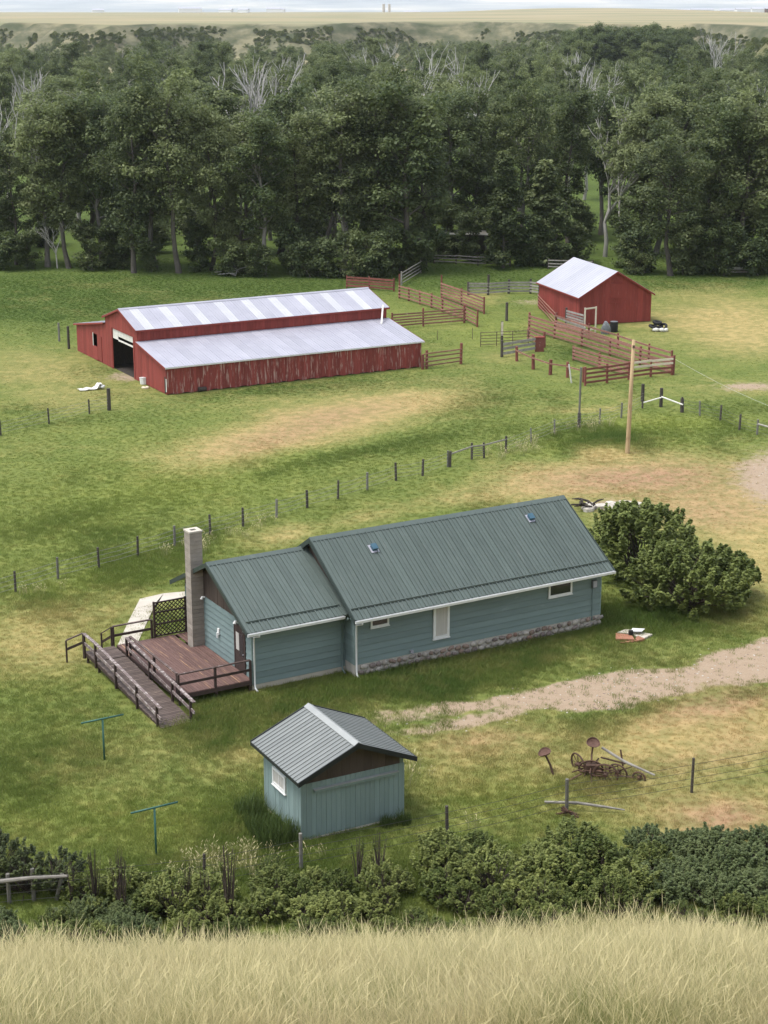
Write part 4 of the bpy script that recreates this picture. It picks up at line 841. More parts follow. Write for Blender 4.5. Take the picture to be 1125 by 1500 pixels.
wire_fence('wire fence of thin posts between the pole gate and corner brace', [(741, 663), (778, 649), (812, 636), (848, 627), (878, 621), (910, 612), (941, 598)], [1.15], ['dark_post', 'grey_post', 'grey_post'], pw=0.13)
br = fence('corner_brace', 'dark corner posts joined by two white brace poles', 'fence', [(941, 588), (968, 596), (999, 604)], 1.0, 0, post='dark_post', pw=0.30, hs={0: 1.4, 1: 1.5, 2: 1.1})
o = G(941, 588)
for a, b, za, zc_ in (((941, 592), (968, 597), 0.15, 0.85), ((968, 597), (999, 605), 0.9, 0.7)):
    MB().tube([G(*a) - o + Vector((0, -0.2, za)), G(*b) - o + Vector((0, -0.2, zc_))], 0.055, 7).build('brace_pole', 'barn_white', br)
wire_fence('wire fence running on from the corner brace to the gravel', [(999, 604), (1025, 609), (1055, 616), (1083, 630), (1109, 637), (1165, 652)], [1.15], ['dark_post', 'grey_post', 'dark_post'], pw=0.15)
rl_ = thing('rail', 'single pale pole rail at the end of the fence by the gravel', 'rail', G(1109, 638)); B = G(1165, 652) - G(1109, 638)
MB().tube([(0, -0.16, 0.9), B + Vector((0, -0.16, 0.8))], 0.06, 7).build('pole', 'grey_wood', rl_)
wire_fence('wire fence of thin posts in the pasture before the big barn', [(-45, 650), (1, 638), (72, 621), (131, 606), (160, 601)], [1.2], ['dark_post'], pw=0.14)
wire_fence('barbed wire fence of leaning grey posts between shed and thicket', [(-30, 1336), (300, 1303), (441, 1275), (655, 1233), (830, 1191), (1013, 1161), (1180, 1128)], [1.45], ['grey_post', 'dark_post'], pw=0.13, strands=(0.35, 0.65, 0.95, 1.25))
lr = thing('log_rail', 'grey log rail on posts at the edge of the thicket', 'rail', G(49, 1322)); A, B = G(-30, 1333) - G(49, 1322), G(104, 1318) - G(49, 1322)
MB().tube([A + Vector((0, 0, 1.0)), Vector((0, -0.05, 0.98)), B + Vector((0, 0, 0.92))], [0.085, 0.075, 0.06], 8).build('rail', 'grey_wood', lr)
for q, h_, ln_ in ((Vector((0, 0.12, 0)), 1.25, 0), (G(13, 1326) - G(49, 1322) + Vector((0, 0.12, 0)), 1.15, 0), (G(82, 1320) - G(49, 1322) + Vector((0, 0.1, 0)), 1.0, 0.25)): timber_post(lr, q, h_, 0.15, 'grey_post', True, (ln_, 0))
lg = thing('fallen_log', 'long thin grey log lying across an old fence post', 'log', G(797, 1184)); B = G(915, 1190) - G(797, 1184)
MB().tube([(0, -0.1, 0.32), B * 0.4 + Vector((0, -0.12, 0.36)), B * 0.75 + Vector((0, -0.1, 0.24)), B + Vector((0, 0, 0.10))], [0.05, 0.06, 0.05, 0.03], 7).build('trunk', 'grey_wood', lg)
rb_ = thing('brush_heap', 'little heap of rusty iron at the foot of the old fence post', 'scrap', G(830, 1193))
for k in range(7):
    a = rs.uniform(0, 6.3); MB().bar((math.cos(a) * 0.5, math.sin(a) * 0.3 - 0.15, 0.02), (-math.cos(a) * 0.25, -math.sin(a) * 0.2 - 0.15, rs.uniform(0.15, 0.4)), 0.06, 0.05).build('scrap_piece', 'rust', rb_)

# ------------------------------------------------------------------ yard things
for lab, px, yb, yt in (('green steel clothesline post standing nearer the ramp', 153, 1113, 1053), ('green steel clothesline post nearer the thicket', 229, 1253, 1183)):
    t = thing('clothesline_post', lab, 'post', G(px, yb), HP[2], 'clothesline posts'); h_ = hpx(px, yb, yt)
    MB().tube([(0, 0, -0.3), (0, 0, h_ - 0.03)], 0.042, 10).build('upright', 'teal_pipe', t, True)
    MB().tube([(-0.92, 0, h_), (0.92, 0, h_)], 0.038, 10).build('crossbar', 'teal_pipe', t, True)
    for k in range(4):
        x = -0.8 + k * 0.533; MB().tube([(x, 0, h_ + 0.03), (x, 0, h_ + 0.07), (x + 0.03, 0, h_ + 0.09)], 0.008, 5).build('hook', 'pipe_rust', t)
# horse-drawn mower
mw_ = thing('horse_mower', 'rusted horse drawn mower with iron wheels, round seat and pole', 'machine', G(874, 1146, -0.12)); mw_.scale = (1.2, 1.2, 1.05)
def iron_wheel(par, c, r, axis, mat='rust', spokes=8):
    a = Vector(axis).normalized(); e1 = a.cross(Vector((0, 0, 1))).normalized(); e2 = a.cross(e1); c = Vector(c)
    pts = [c + (e1 * math.cos(t) + e2 * math.sin(t)) * r for t in np.linspace(0, 2 * math.pi, 21)]
    w = MB().tube(pts, 0.035, 5, False).build('wheel', mat, par)
    MB().tube([c - a * 0.12, c + a * 0.12], 0.07, 8).build('hub', mat, w); sp = MB()
    for k in range(spokes):
        t = 2 * math.pi * k / spokes; sp.tube([c, c + (e1 * math.cos(t) + e2 * math.sin(t)) * r], 0.015, 4)
    sp.build('spokes', mat, w)
iron_wheel(mw_, (0.28, -0.1, 0.38), 0.42, (0.35, 1, 0.05)); iron_wheel(mw_, (-0.55, 0.75, 0.38), 0.42, (1, 0.5, 0.1))
MB().tube([(-0.60, 0.70, 0.40), (0.30, -0.05, 0.40)], 0.05, 7).build('axle', 'rust', mw_)
MB().box((-0.35, 0.15, 0.36), (0.1, 0.5, 0.62)).build('gearbox', 'rust', mw_)
MB().tube([(-0.15, 0.35, 0.5), (-0.12, 0.62, 0.85), (-0.08, 0.70, 1.18)], [0.035, 0.03, 0.03], 6).build('seat_spring', 'rust', mw_)
st = bmesh.new(); bmesh.ops.create_uvsphere(st, u_segments=14, v_segments=6, radius=0.24)
bmesh.ops.delete(st, geom=[v for v in st.verts if v.co.z > 0.03], context='VERTS')
for v in st.verts: v.co.z = v.co.z * 0.42 + 0.06 * (v.co.y / 0.24) ** 2
me = bpy.data.meshes.new('seat'); st.to_mesh(me); st.free(); s_ = place(me, 'seat', 'rust_red', mw_, loc=(-0.07, 0.72, 1.28), rot=(0.5, 0.1, 0)); s_.modifiers.new('s', 'SOLIDIFY').thickness = 0.02
MB().tube([(0.25, 0.9, 1.0), (1.0, 0.5, 0.6), (1.95, 0.0, 0.30)], [0.05, 0.055, 0.04], 7).build('tongue', 'grey_wood', mw_)
MB().tube([(0.95, 0.55, 0.40), (0.85, 0.62, 1.05)], 0.03, 6).build('lever', 'rust', mw_); iron_wheel(mw_, (1.42, 0.0, 0.20), 0.22, (0.6, 1, 0), spokes=6)
MB().tube([(-0.5, 0.2, 0.25), (-1.1, -0.25, 0.12)], 0.04, 6).build('cutter_bar', 'rust', mw_)
iron_wheel(mw_, (-0.15, 0.45, 0.34), 0.40, (0.15, 1, 0.3)); iron_wheel(mw_, (0.75, 0.25, 0.30), 0.34, (0.8, 1, 0.2))
for k in range(14):
    a = rs.uniform(0, 6.3); c_ = Vector((rs.uniform(-0.7, 1.0), rs.uniform(-0.2, 0.8), rs.uniform(0.2, 0.55))); d_ = Vector((math.cos(a), math.sin(a) * 0.7, rs.uniform(-0.35, 0.5))) * rs.uniform(0.25, 0.6)
    MB().tube([c_ - d_, c_ + d_], rs.uniform(0.018, 0.035), 5).build('rod', 'rust', mw_)
sk = thing('iron_seat', 'detached rusty iron seat on a bent arm in the grass', 'machine part', G(806, 1133))
MB().tube([(0.12, -0.1, -0.05), (0.0, 0.05, 0.35), (-0.2, 0.15, 0.75)], [0.05, 0.045, 0.04], 6).build('arm', 'rust', sk)
place(me, 'seat', 'rust_red', sk, loc=(-0.24, 0.15, 0.86), rot=(0.2, -0.35, 0), scl=1.15).modifiers.new('s', 'SOLIDIFY').thickness = 0.02
# well cover
wc = thing('well_cover', 'broken brick and slab well cover beside the gravel drive', 'well cover', G(925, 934), 0.3)
def slab(par, name, mat, pts, z0, z1): MB().add([(x, y, z) for z in (z0, z1) for x, y in pts], [tuple(range(len(pts)))[::-1], tuple(range(len(pts), 2 * len(pts)))] + [(k, (k + 1) % len(pts), len(pts) + (k + 1) % len(pts), len(pts) + k) for k in range(len(pts))]).build(name, mat, par)
slab(wc, 'slab', 'brick_red', [(-0.95, -0.2), (-0.1, -0.55), (0.05, 0.1), (-0.6, 0.55)], 0.0, 0.12); slab(wc, 'slab', 'brick_red', [(-0.05, -0.75), (0.45, -0.6), (0.3, -0.1), (0.02, -0.4)], 0.0, 0.11)
slab(wc, 'slab', 'pale_rock', [(0.35, -0.55), (1.1, -0.1), (0.7, 0.35), (0.15, 0.1)], 0.0, 0.10); slab(wc, 'slab', 'concrete', [(-0.5, 0.6), (0.2, 0.15), (0.8, 0.45), (0.1, 0.9)], 0.0, 0.13)
slab(wc, 'lid', 'white_paint', [(0.0, 0.15), (0.55, 0.0), (0.85, 0.3), (0.3, 0.55)], 0.24, 0.28); MB().tube([(0.0, 0.1, 0.0), (0.0, 0.1, 0.34)], 0.12, 10).build('pipe', 'black_rubber', wc)
for k in range(5): slab(wc, 'brick', 'brick_red', [(-0.9 + k * 0.25, -0.62), (-0.7 + k * 0.25, -0.70), (-0.66 + k * 0.25, -0.6), (-0.86 + k * 0.25, -0.52)], 0.0, 0.07)
# rubble and logs behind the house
rp = thing('rubble_pile', 'pale concrete slabs and rubble behind the house end', 'rubble', G(890, 744), 0.2)
for k in range(16):
    w_, d_ = rs.uniform(0.25, 0.75), rs.uniform(0.2, 0.45); cx_, cy_ = rs.uniform(-1.6, 1.9), rs.uniform(-0.9, 0.9)
    slab(rp, 'slab', 'pale_rock', [(cx_ + w_ * math.cos(t) * rs.uniform(.75, 1.1), cy_ + d_ * math.sin(t) * rs.uniform(.75, 1.1)) for t in np.linspace(0, 5.2, 6)], -0.05, rs.uniform(0.08, 0.2) + k * 0.003)
wp = thing('log_pile', 'dark charred branches piled on the rubble', 'log pile', G(861, 747))
for k in range(11):
    a = rs.uniform(0, 3.1); q = Vector((rs.uniform(-0.6, 0.6), rs.uniform(-0.4, 0.4), rs.uniform(0.2, 0.6))); d = Vector((math.cos(a), math.sin(a) * 0.6, rs.uniform(-0.2, 0.2))) * rs.uniform(0.35, 0.7)
    MB().tube([q - d, q + Vector((0, 0, 0.07)), q + d], [0.05, 0.07, 0.03], 6).build('branch', 'charred_wood', wp)
bp_ = thing('brush_stump', 'black twisted stump at the edge of the leafy bushes', 'stump', G(897, 757))
for k in range(8):
    a = k * 0.8; MB().tube([(0, 0, 0), (math.cos(a) * 0.25, math.sin(a) * 0.2, 0.3), (math.cos(a) * 0.5, math.sin(a) * 0.35, rs.uniform(0.3, 0.7))], [0.14, 0.09, 0.03], 5).build('root', 'charred_wood', bp_)
# things at the small barn
tp = thing('tyre_heap', 'black tyres dumped on white sacks past the small barn corner', 'tyres', G(963, 485))
def tyre(par, loc, rot, r=0.36):
    pts = [(math.cos(t) * r, math.sin(t) * r, 0) for t in np.linspace(0, 2 * math.pi, 15)]
    o = MB().tube(pts, 0.13, 7, False).build('tyre', 'black_rubber', par, True); o.location = loc; o.rotation_euler = rot
tyre(tp, (0.1, 0.2, 0.50), (0.3, 0.2, 0)); tyre(tp, (0.5, 0.0, 0.42), (0.5, -0.5, 0)); tyre(tp, (-0.4, 0.1, 0.40), (0.1, 0.3, 0)); tyre(tp, (0.0, 0.3, 0.80), (0.1, 0.1, 0))
for k, (x, y, w) in enumerate(((-0.2, -0.35, 0.8), (0.35, -0.45, 0.6), (0.75, -0.35, 0.4))):
    place(stone_mesh(300 + k, w, 0.42, 0.45), 'sack', 'barn_white', tp, loc=(x, y, 0.2))
bn = thing('barrel', 'black barrel standing against the small barn front', 'barrel', G(899, 486)); MB().tube([(0, 0, 0), (0, 0, 0.06), (0, 0, 0.5), (0, 0, 0.92), (0, 0, 0.98)], [0.36, 0.38, 0.40, 0.38, 0.35], 14).build('drum', 'black_rubber', bn); MB().tube([(0, 0, 0.981), (0, 0, 1.01)], 0.37, 14).build('lid', 'grey_plastic', bn)
tpn = thing('tarpaulin', 'dark grey tarpaulin heap beside the black barrel', 'tarpaulin', G(888, 489))
mt_ = bmesh.new(); bmesh.ops.create_icosphere(mt_, subdivisions=3, radius=1.0)
for v in mt_.verts:
    k = 1 + 0.25 * math.sin(v.co.x * 5 + v.co.z * 3) * math.cos(v.co.y * 4); v.co = Vector((v.co.x * 0.45 * k, v.co.y * 0.4 * k, max(v.co.z, -0.3) * 0.95 * (1 - 0.2 * v.co.x) + 0.28))
me2 = bpy.data.meshes.new('cloth'); mt_.to_mesh(me2); mt_.free(); place(me2, 'cloth', 'grey_plastic', tpn)
# rubbish at the big barn
rp2 = thing('scrap_panel', 'crumpled white sheet panel lying in grass before the barn', 'scrap', G(132, 571), 0.45)
cr = MB(); nx = 9
for j in range(4):
    for i in range(nx): cr.v.append((-0.95 + i * 0.24, -0.35 + j * 0.24, 0.06 + rs.uniform(0, 0.16) + (0.28 if i > 6 else 0)))
for j in range(3):
    for i in range(nx - 1): cr.f.append((j * nx + i, j * nx + i + 1, (j + 1) * nx + i + 1, (j + 1) * nx + i))
po = cr.build('sheet', 'barn_white', rp2); po.modifiers.new('s', 'SOLIDIFY').thickness = 0.05
for k in range(3): place(stone_mesh(400 + k, 0.4, 0.3, 0.35), 'lump', 'white_paint', rp2, loc=(0.7 + k * 0.15, 0.15 - k * 0.2, 0.22))
bk = thing('feed_tub', 'white plastic tub standing on edge by the barn lean-to', 'tub', G(211, 563), 0.3); MB().tube([(0, 0.0, 0.0), (0, 0, 0.04), (0, 0.05, 0.55)], [0.26, 0.30, 0.36], 10).build('tub', 'white_paint', bk); MB().tube([(0, 0.05, 0.551), (0, 0.055, 0.59)], 0.375, 10).build('rim', 'white_paint', bk)
bk2 = thing('stone_heap', 'little heap of pale stones below the white tub', 'stones', G(214, 569))
for k in range(4): place(stone_mesh(420 + k, 0.4, 0.22, 0.3), 'stone', 'pale_wood', bk2, loc=(rs.uniform(-0.4, 0.4), rs.uniform(-0.2, 0.2), 0.08))
lgw = thing('log_section', 'dark log end lying against the barn front wall', 'log', G(297, 574), BP[2]); MB().tube([(-0.35, 0.12, 0.2), (0.35, 0.12, 0.2)], [0.2, 0.19], 9).build('log', 'charred_wood', lgw)
# bench-like feeder at the wood edge and shelter among the trees
fd = thing('feed_bunk', 'white two board feed bunk at the wood edge past the small barn', 'feeder', G(1082, 402))
for x in (-1.1, 1.1): MB().bar((x, 0, -0.1), (x, 0, 0.95), 0.1, 0.1).build('leg', 'grey_wood', fd)
MB().bar((-1.3, -0.08, 0.75), (1.3, -0.08, 0.75), 0.05, 0.26).build('board', 'barn_white', fd); MB().bar((-1.3, -0.08, 0.32), (1.3, -0.08, 0.32), 0.05, 0.2).build('board', 'grey_wood', fd); MB().box((-1.25, -0.05, 0.5), (1.25, 0.6, 0.56)).build('tray', 'grey_wood', fd)
shl = thing('pole_shelter', 'open grey pole shelter with pale roof edge under the trees', 'shelter', G(640, 379)); c = G(640, 379)
sw = (G(712, 381) - c)
for k in (0, 0.5, 1): 
    for yy in (0, 3.0): MB().tube([(sw.x * k, sw.y * k + yy, -0.2), (sw.x * k, sw.y * k + yy, 3.1)], 0.1, 7).build('post', 'grey_post', shl)
MB().add([(sw.x * a, sw.y * a + b, z) for z in (0, 0.06) for a, b in ((-0.05, -0.4), (1.05, -0.4), (1.05, 3.4), (-0.05, 3.4))], [(3, 2, 1, 0), (4, 5, 6, 7), (0, 1, 5, 4), (1, 2, 6, 5), (2, 3, 7, 6), (3, 0, 4, 7)]).build('roof', 'grey_post', shl).location = (0, 0, 3.15)
MB().bar((-0.2, -0.43, 3.2), (sw.x + 0.2, sw.y - 0.43, 3.2), 0.04, 0.2).build('fascia', 'barn_white', shl)
MB().bar((0, 3.12, 1.5), (sw.x, sw.y + 3.12, 1.5), 0.05, 2.6).build('back_wall', 'grey_post', shl)
# loose cable from the corral to the right
cb = thing('cable', 'thin pale cable strung from the corral corner post toward the gravel', 'cable', G(986, 549)); a = Vector((0.1, 0.0, 1.35)); b = G(1160, 628) - G(986, 549) + Vector((0, 0, 1.0))
MB().tube([a + (b - a) * t + Vector((0, 0, -0.25 * math.sin(math.pi * t))) for t in np.linspace(0, 1, 9)], 0.007, 4, False).build('strand', 'barn_white', cb)

# ------------------------------------------------------------------ foliage
def leaf_mesh(name, C, N, S, tone, mat, rg, aspect=0.62):
    """One rhombic leaf-spray face per entry, bent a little along its length."""
    n = len(C); a = rg.normal(size=(n, 3)); a -= N * (a * N).sum(1)[:, None]; a /= np.linalg.norm(a, axis=1)[:, None] + 1e-9; b = np.cross(N, a)
    s = S[:, None]
    v = np.stack([C - a * s, C + b * s * aspect - N * s * 0.12, C + a * s - N * s * 0.3, C - b * s * aspect - N * s * 0.12], 1).reshape(-1, 3)
    me = bpy.data.meshes.new(name); me.vertices.add(4 * n); me.vertices.foreach_set('co', v.ravel())
    me.loops.add(4 * n); me.loops.foreach_set('vertex_index', np.arange(4 * n, dtype=np.int32))
    me.polygons.add(n); me.polygons.foreach_set('loop_start', np.arange(0, 4 * n, 4, dtype=np.int32)); me.update()
    attr(me, 'tone', np.repeat(tone, 4)); me.materials.append(MATS[mat])
    return me
def unit(v): return v / (np.linalg.norm(v, axis=-1, keepdims=True) + 1e-9)
def make_tree(seed, H, Rc, base, mat, limbs=20, per=84, clump=1.05, leaf=0.18, dead=0.0, twist=1.0, bark='bark', trunk_r=0.30, shape='oval'):
    r = random.Random(seed); rg = np.random.default_rng(seed); wood = MB(); C, N, S, T = [], [], [], []
    path = []; x = y = 0.0
    for k in range(9):
        t = k / 8; path.append(Vector((x, y, t * H * 0.93))); x += r.gauss(0, 0.28) * twist; y += r.gauss(0, 0.28) * twist
    rr = [trunk_r * (1.25 if k == 0 else 1) * (1 - 0.88 * k / 8) + 0.02 for k in range(9)]
    wood.tube([path[0] - Vector((0, 0, 0.5))] + path, [rr[0] * 1.1] + rr, 8)
    def at(t):
        f = t * 8; k = min(int(f), 7); return path[k].lerp(path[k + 1], f - k)
    def prof(t):
        q = (t - base) / (1 - base)
        if shape == 'oval': return max(0.40, math.sin(math.pi * min(max(0.10 + q * 0.72, 0), 1)) ** 0.6)
        if shape == 'spire': return max(0.16, (1 - q) ** 0.75)
        return max(0.42, math.sin(math.pi * min(max(0.06 + q * 0.74, 0), 1)) ** 0.5)
    def clumpat(p, k=1.0):
        if r.random() < dead: return
        n = int(per * k * r.uniform(0.6, 1.35)); rad_ = clump * r.uniform(0.7, 1.25)
        d = unit(rg.normal(size=(n, 3))); q = rg.random(n) ** 0.45
        off = d * (q * rad_)[:, None] * np.array([1.15, 1.15, 0.72])
        nn = unit(d * 0.6 + np.array([0, -0.15, 1.05]) + rg.normal(size=(n, 3)) * 0.55)
        C.append(np.array(p)[None] + off); N.append(nn); S.append(leaf * rg.uniform(0.6, 1.35, n)); T.append(np.clip(r.uniform(0.0, 0.85) + 0.2 * rg.normal(size=n), 0, 1))
    for i in range(limbs):
        t = base + (0.97 - base) * (i + r.random() * 0.8) / limbs; p0 = at(t * 0.98); az = i * 2.399 + r.uniform(-0.5, 0.5)
        ln = Rc * prof(t) * r.uniform(0.72, 1.2); rise = r.uniform(0.15, 0.75) * (0.5 + 1.6 * t)
        dr = Vector((math.cos(az), math.sin(az), rise)).normalized()
        pts = [p0]; q = p0.copy()
        for s in range(3):
            q = q + (dr + Vector((r.gauss(0, .16), r.gauss(0, .16), r.gauss(0.05, .14)))).normalized() * ln / 3; pts.append(q.copy())
        lr0 = max(0.035, trunk_r * 0.38 * (1 - t) + 0.04)
        wood.tube(pts, [lr0, lr0 * 0.75, lr0 * 0.5, lr0 * 0.22], 5, False)
        isd = r.random() < dead
        for s in range(5):
            f = r.uniform(0.35, 1.0); a = pts[min(int(f * 3), 2)].lerp(pts[min(int(f * 3) + 1, 3)], f * 3 - min(int(f * 3), 2))
            e = a + Vector((r.gauss(0, 1), r.gauss(0, 1), r.gauss(0.45, 0.7))).normalized() * ln * r.uniform(0.2, 0.42)
            wood.tube([a, a.lerp(e, .55) + Vector((r.gauss(0, .08), r.gauss(0, .08), 0.05)), e], [lr0 * 0.4, lr0 * 0.26, lr0 * 0.1], 4, False)
            if isd:
                for _ in range(3):
                    g = e + Vector((r.gauss(0, 1), r.gauss(0, 1), r.gauss(0.5, 0.8))).normalized() * r.uniform(0.5, 1.1); wood.tube([a.lerp(e, r.uniform(.4, 1)), g], [lr0 * 0.2, lr0 * 0.06], 3, False)
            else: clumpat(e)
        if not isd: clumpat(pts[3]); clumpat(pts[2], 0.8)
    if dead < 0.9:
        for t in (0.90, 0.97, 1.03): clumpat(at(min(t, 1.0)) + Vector((r.gauss(0, .3), r.gauss(0, .3), (t - 1) * 6)))
    wm = wood.mesh('trunk', True); wm.materials.append(MATS[bark]); lm = None
    if C: lm = leaf_mesh('crown', np.concatenate(C), np.concatenate(N), np.concatenate(S), np.concatenate(T), mat, rg)
    return wm, lm
TV = [make_tree(1, 20, 4.6, 0.30, 'cottonwood_leaf', bark='mid_bark'), make_tree(2, 21, 4.2, 0.27, 'cottonwood_leaf', 22), make_tree(3, 18.5, 5.0, 0.32, 'cottonwood_leaf', shape='round'),
      make_tree(4, 20, 3.9, 0.12, 'cottonwood_leaf', 22, shape='oval'), make_tree(5, 17.5, 4.6, 0.10, 'cottonwood_leaf', 22, dead=0.08), make_tree(6, 21, 4.4, 0.30, 'cottonwood_leaf', 19, dead=0.22, bark='pale_bark', trunk_r=0.26),
      make_tree(7, 19, 4.5, 0.30, 'dark_leaf', 21, bark='mid_bark'), make_tree(8, 16.5, 4.2, 0.06, 'dark_leaf', 22, shape='round')]
SPIRE = make_tree(11, 14, 2.5, 0.05, 'cottonwood_leaf', 24, clump=0.85, leaf=0.22, twist=0.3, trunk_r=0.15, shape='spire')
def make_fork(seed, H, wide, bark, r0=0.26, trunk=0.35, leaf_top=None, mat='cottonwood_leaf', depth=6):
    """A tree of forking limbs that fan upward, bare or with leaves only on its highest twigs."""
    r = random.Random(seed); rg = np.random.default_rng(seed); wood = MB(); C, N, S, T = [], [], [], []
    def grow(p, d, ln, rad_, k):
        m = p + d * ln * 0.5 + Vector((r.gauss(0, .05), r.gauss(0, .05), 0)) * ln; e = m + (d + Vector((r.gauss(0, .24), r.gauss(0, .24), 0.10))).normalized() * ln * 0.5
        wood.tube([p, m, e], [rad_, rad_ * 0.86, rad_ * 0.70], 6 if k > 3 else 4, False)
        if leaf_top is not None and e.z > leaf_top and k < 3:
            n = 60; dd = unit(rg.normal(size=(n, 3))); C.append(np.array(e)[None] + dd * (rg.random(n) ** .5 * 0.8)[:, None]); N.append(unit(dd + np.array([0, 0, .8]))); S.append(0.17 * rg.uniform(.6, 1.3, n)); T.append(np.clip(r.uniform(.4, .9) + .15 * rg.normal(size=n), 0, 1))
        if k == 0: return
        for c in range(3 if k in (depth, depth - 1) else r.choice((2, 2, 3))):
            a = r.uniform(0, 6.28); sp = r.uniform(0.25, 0.75) * wide
            q = (d + Vector((math.cos(a), math.sin(a), 0.05)) * sp).normalized(); grow(e if r.random() < .75 else m, q, ln * r.uniform(0.62, 0.88), rad_ * r.uniform(0.56, 0.74), k - 1)
    grow(Vector((0, 0, -0.4)), Vector((r.gauss(0, .05), r.gauss(0, .05), 1)), H * trunk, r0, depth)
    z = max(v[2] for v in wood.v); k = H / z; wood.v = [(a * k, b * k, c * k) for a, b, c in wood.v]
    wm = wood.mesh('trunk', True); wm.materials.append(MATS[bark])
    return wm, (leaf_mesh('crown', np.concatenate(C) * k, np.concatenate(N), np.concatenate(S), np.concatenate(T), mat, rg) if C else None)
SNAG = [make_fork(12, 22, 0.62, 'dead_wood', 0.46, 0.42, depth=5), make_fork(13, 20, 0.85, 'dead_wood', 0.42, 0.38, depth=5), make_fork(19, 19, 0.7, 'dead_wood', 0.40, 0.45, depth=4), make_fork(24, 21, 0.95, 'dead_wood', 0.42, 0.5, depth=4), make_fork(29, 20, 0.75, 'pale_bark', 0.42, 0.42, leaf_top=18.0, depth=5)]
HALF = make_fork(14, 15.5, 0.75, 'pale_bark', 0.42, 0.40, leaf_top=13.0, depth=5)
SAP = [make_tree(15, 5.5, 2.2, 0.02, 'cottonwood_leaf', 14, 40, 0.7, 0.17, trunk_r=0.07, shape='round'), make_tree(16, 4.0, 2.1, 0.02, 'dark_leaf', 13, 40, 0.7, 0.17, trunk_r=0.06, shape='round'), make_tree(17, 7.5, 2.4, 0.03, 'dark_leaf', 16, 42, 0.8, 0.19, trunk_r=0.09)]
def plant(name, var, loc, s, rz, label, cat, group=None, sz=None, crown='crown', trunk='trunk'):
    t = thing(name, label, cat, loc, rz, group); t.scale = (s, s, sz or s)
    place(var[0], trunk, None, t)
    if var[1] is not None: place(var[1], crown, None, t)
    return t
rt = random.Random(31); SPOTS = []
def free(x, y, d):
    return all((x - a) ** 2 + (y - b) ** 2 > d * d for a, b in SPOTS)
def put(name, var, px, py, H, H0, label, cat='tree', group=None, wide=1.0):
    g = G(px, py); s = H / H0; SPOTS.append((g.x, g.y)); t = plant(name, var, g, s * wide, rt.uniform(0, 6.3), label, cat, group, sz=s); return t
put('dead_tree', SNAG[0], 372, 366, 24.5, 22, 'bleached dead tree whose bare fan of branches tops the canopy', group=None)
put('cottonwood_tree', HALF, 886, 376, 15.5, 15.5, 'half dead pale trunked cottonwood behind the small barn roof')
put('poplar_tree', SPIRE, 737, 392, 14.2, 14, 'slender pointed green poplar at the wood edge')
put('poplar_tree', SPIRE, 795, 388, 13.0, 14, 'broader pointed poplar nearest the small barn roof ridge', wide=1.25)
put('cottonwood_tree', TV[2], 982, 404, 15.5, 18.5, 'broad dark cottonwood standing forward of the wood beyond the small barn', wide=1.2)
put('dead_tree', SNAG[1], 84, 393, 6.0, 20, 'low bleached dead tangle in front of the twin dark trunks', wide=1.1)
def edge_label(px, py, k):
    look = ('tall leafy cottonwood', 'tall dense cottonwood', 'broad headed cottonwood', 'full skirted cottonwood', 'low branched cottonwood', 'pale barked cottonwood', 'dark leaved cottonwood', 'short dark leaved tree')[k]
    spots = ((60, 'beyond the posts past the barn rear corner'), (125, 'beside the low bleached dead tangle'), (240, 'behind the pasture past the barn doorway end'), (330, 'behind the ridge end above the barn doorway'), (430, 'below the bleached fan of dead branches'), (530, 'behind the middle of the big barn ridge'), (600, 'behind the short red board fence'), (655, 'behind the sloping pale pole fence'), (720, 'beside the open pole shelter'), (800, 'beside the pointed poplars'), (900, 'beside the half dead pale cottonwood'), (1010, 'near the broad forward cottonwood past the small barn'), (1200, 'behind the white feed bunk'))
    return look + (' ' if py > 378 else ' set back ') + next(t for x, t in spots if px < x)
EDGE = 'cottonwoods along the wood edge'; ELAB = 'leafy cottonwood with dark trunk in the wood edge row'
for px, py, H_, k in ((-8, 386, 17, 4), (24, 388, 16, 3), (70, 391, 19.5, 0), (101, 393, 20, 1), (150, 390, 20, 6), (196, 400, 21, 3), (228, 393, 20, 0), (262, 400, 22, 2), (310, 396, 19, 1), (345, 392, 18, 4), (386, 402, 18.5, 6),
                      (432, 393, 18, 3), (470, 396, 19, 4), (502, 398, 21, 0), (545, 394, 21, 2), (585, 396, 21, 7), (622, 392, 20.5, 1), (660, 372, 20, 6), (700, 368, 20, 3), (768, 374, 20.5, 0), (832, 356, 20, 1), (880, 344, 19, 6), (938, 372, 19, 3),
                      (960, 372, 20, 0), (1015, 382, 20, 4), (1052, 396, 19, 6), (1092, 398, 20, 2), (1130, 394, 20, 3), (1165, 392, 19, 1), (-45, 388, 19, 2), (130, 372, 20, 2), (290, 372, 20.5, 4), (410, 372, 20, 7), (560, 372, 21, 3), (1000, 360, 21, 2), (1075, 372, 21, 1)):
    put('cottonwood_tree', TV[k], px, py, H_, (20, 21, 18.5, 20, 17.5, 21, 19, 16.5)[k], edge_label(px, py, k), 'tree', EDGE, wide=rt.uniform(0.85, 1.1))
for px, yt, ds, k in ((20, 98, 235, 1), (694, 70, 300, 3), (826, 92, 262, 4), (856, 74, 300, 1), (912, 142, 222, 2), (1102, 112, 240, 3), (1084, 96, 280, 4), (600, 60, 350, 3), (72, 102, 260, 2), (935, 110, 250, 4)):
    z = CAMH - ds * math.tan(PITCH + math.atan((yt - 750) / F)); x = (px - 562.5) / F * ds; SPOTS.append((x, ds)); h0 = (22, 20, 19, 21, 20)[k]
    plant('dead_tree', SNAG[k], (x, ds, 0), z / h0 * 0.75, rt.uniform(0, 6.3), 'bare bleached dead tree poking out of the wood canopy', 'tree', 'bleached snags in the wood', sz=z / h0)
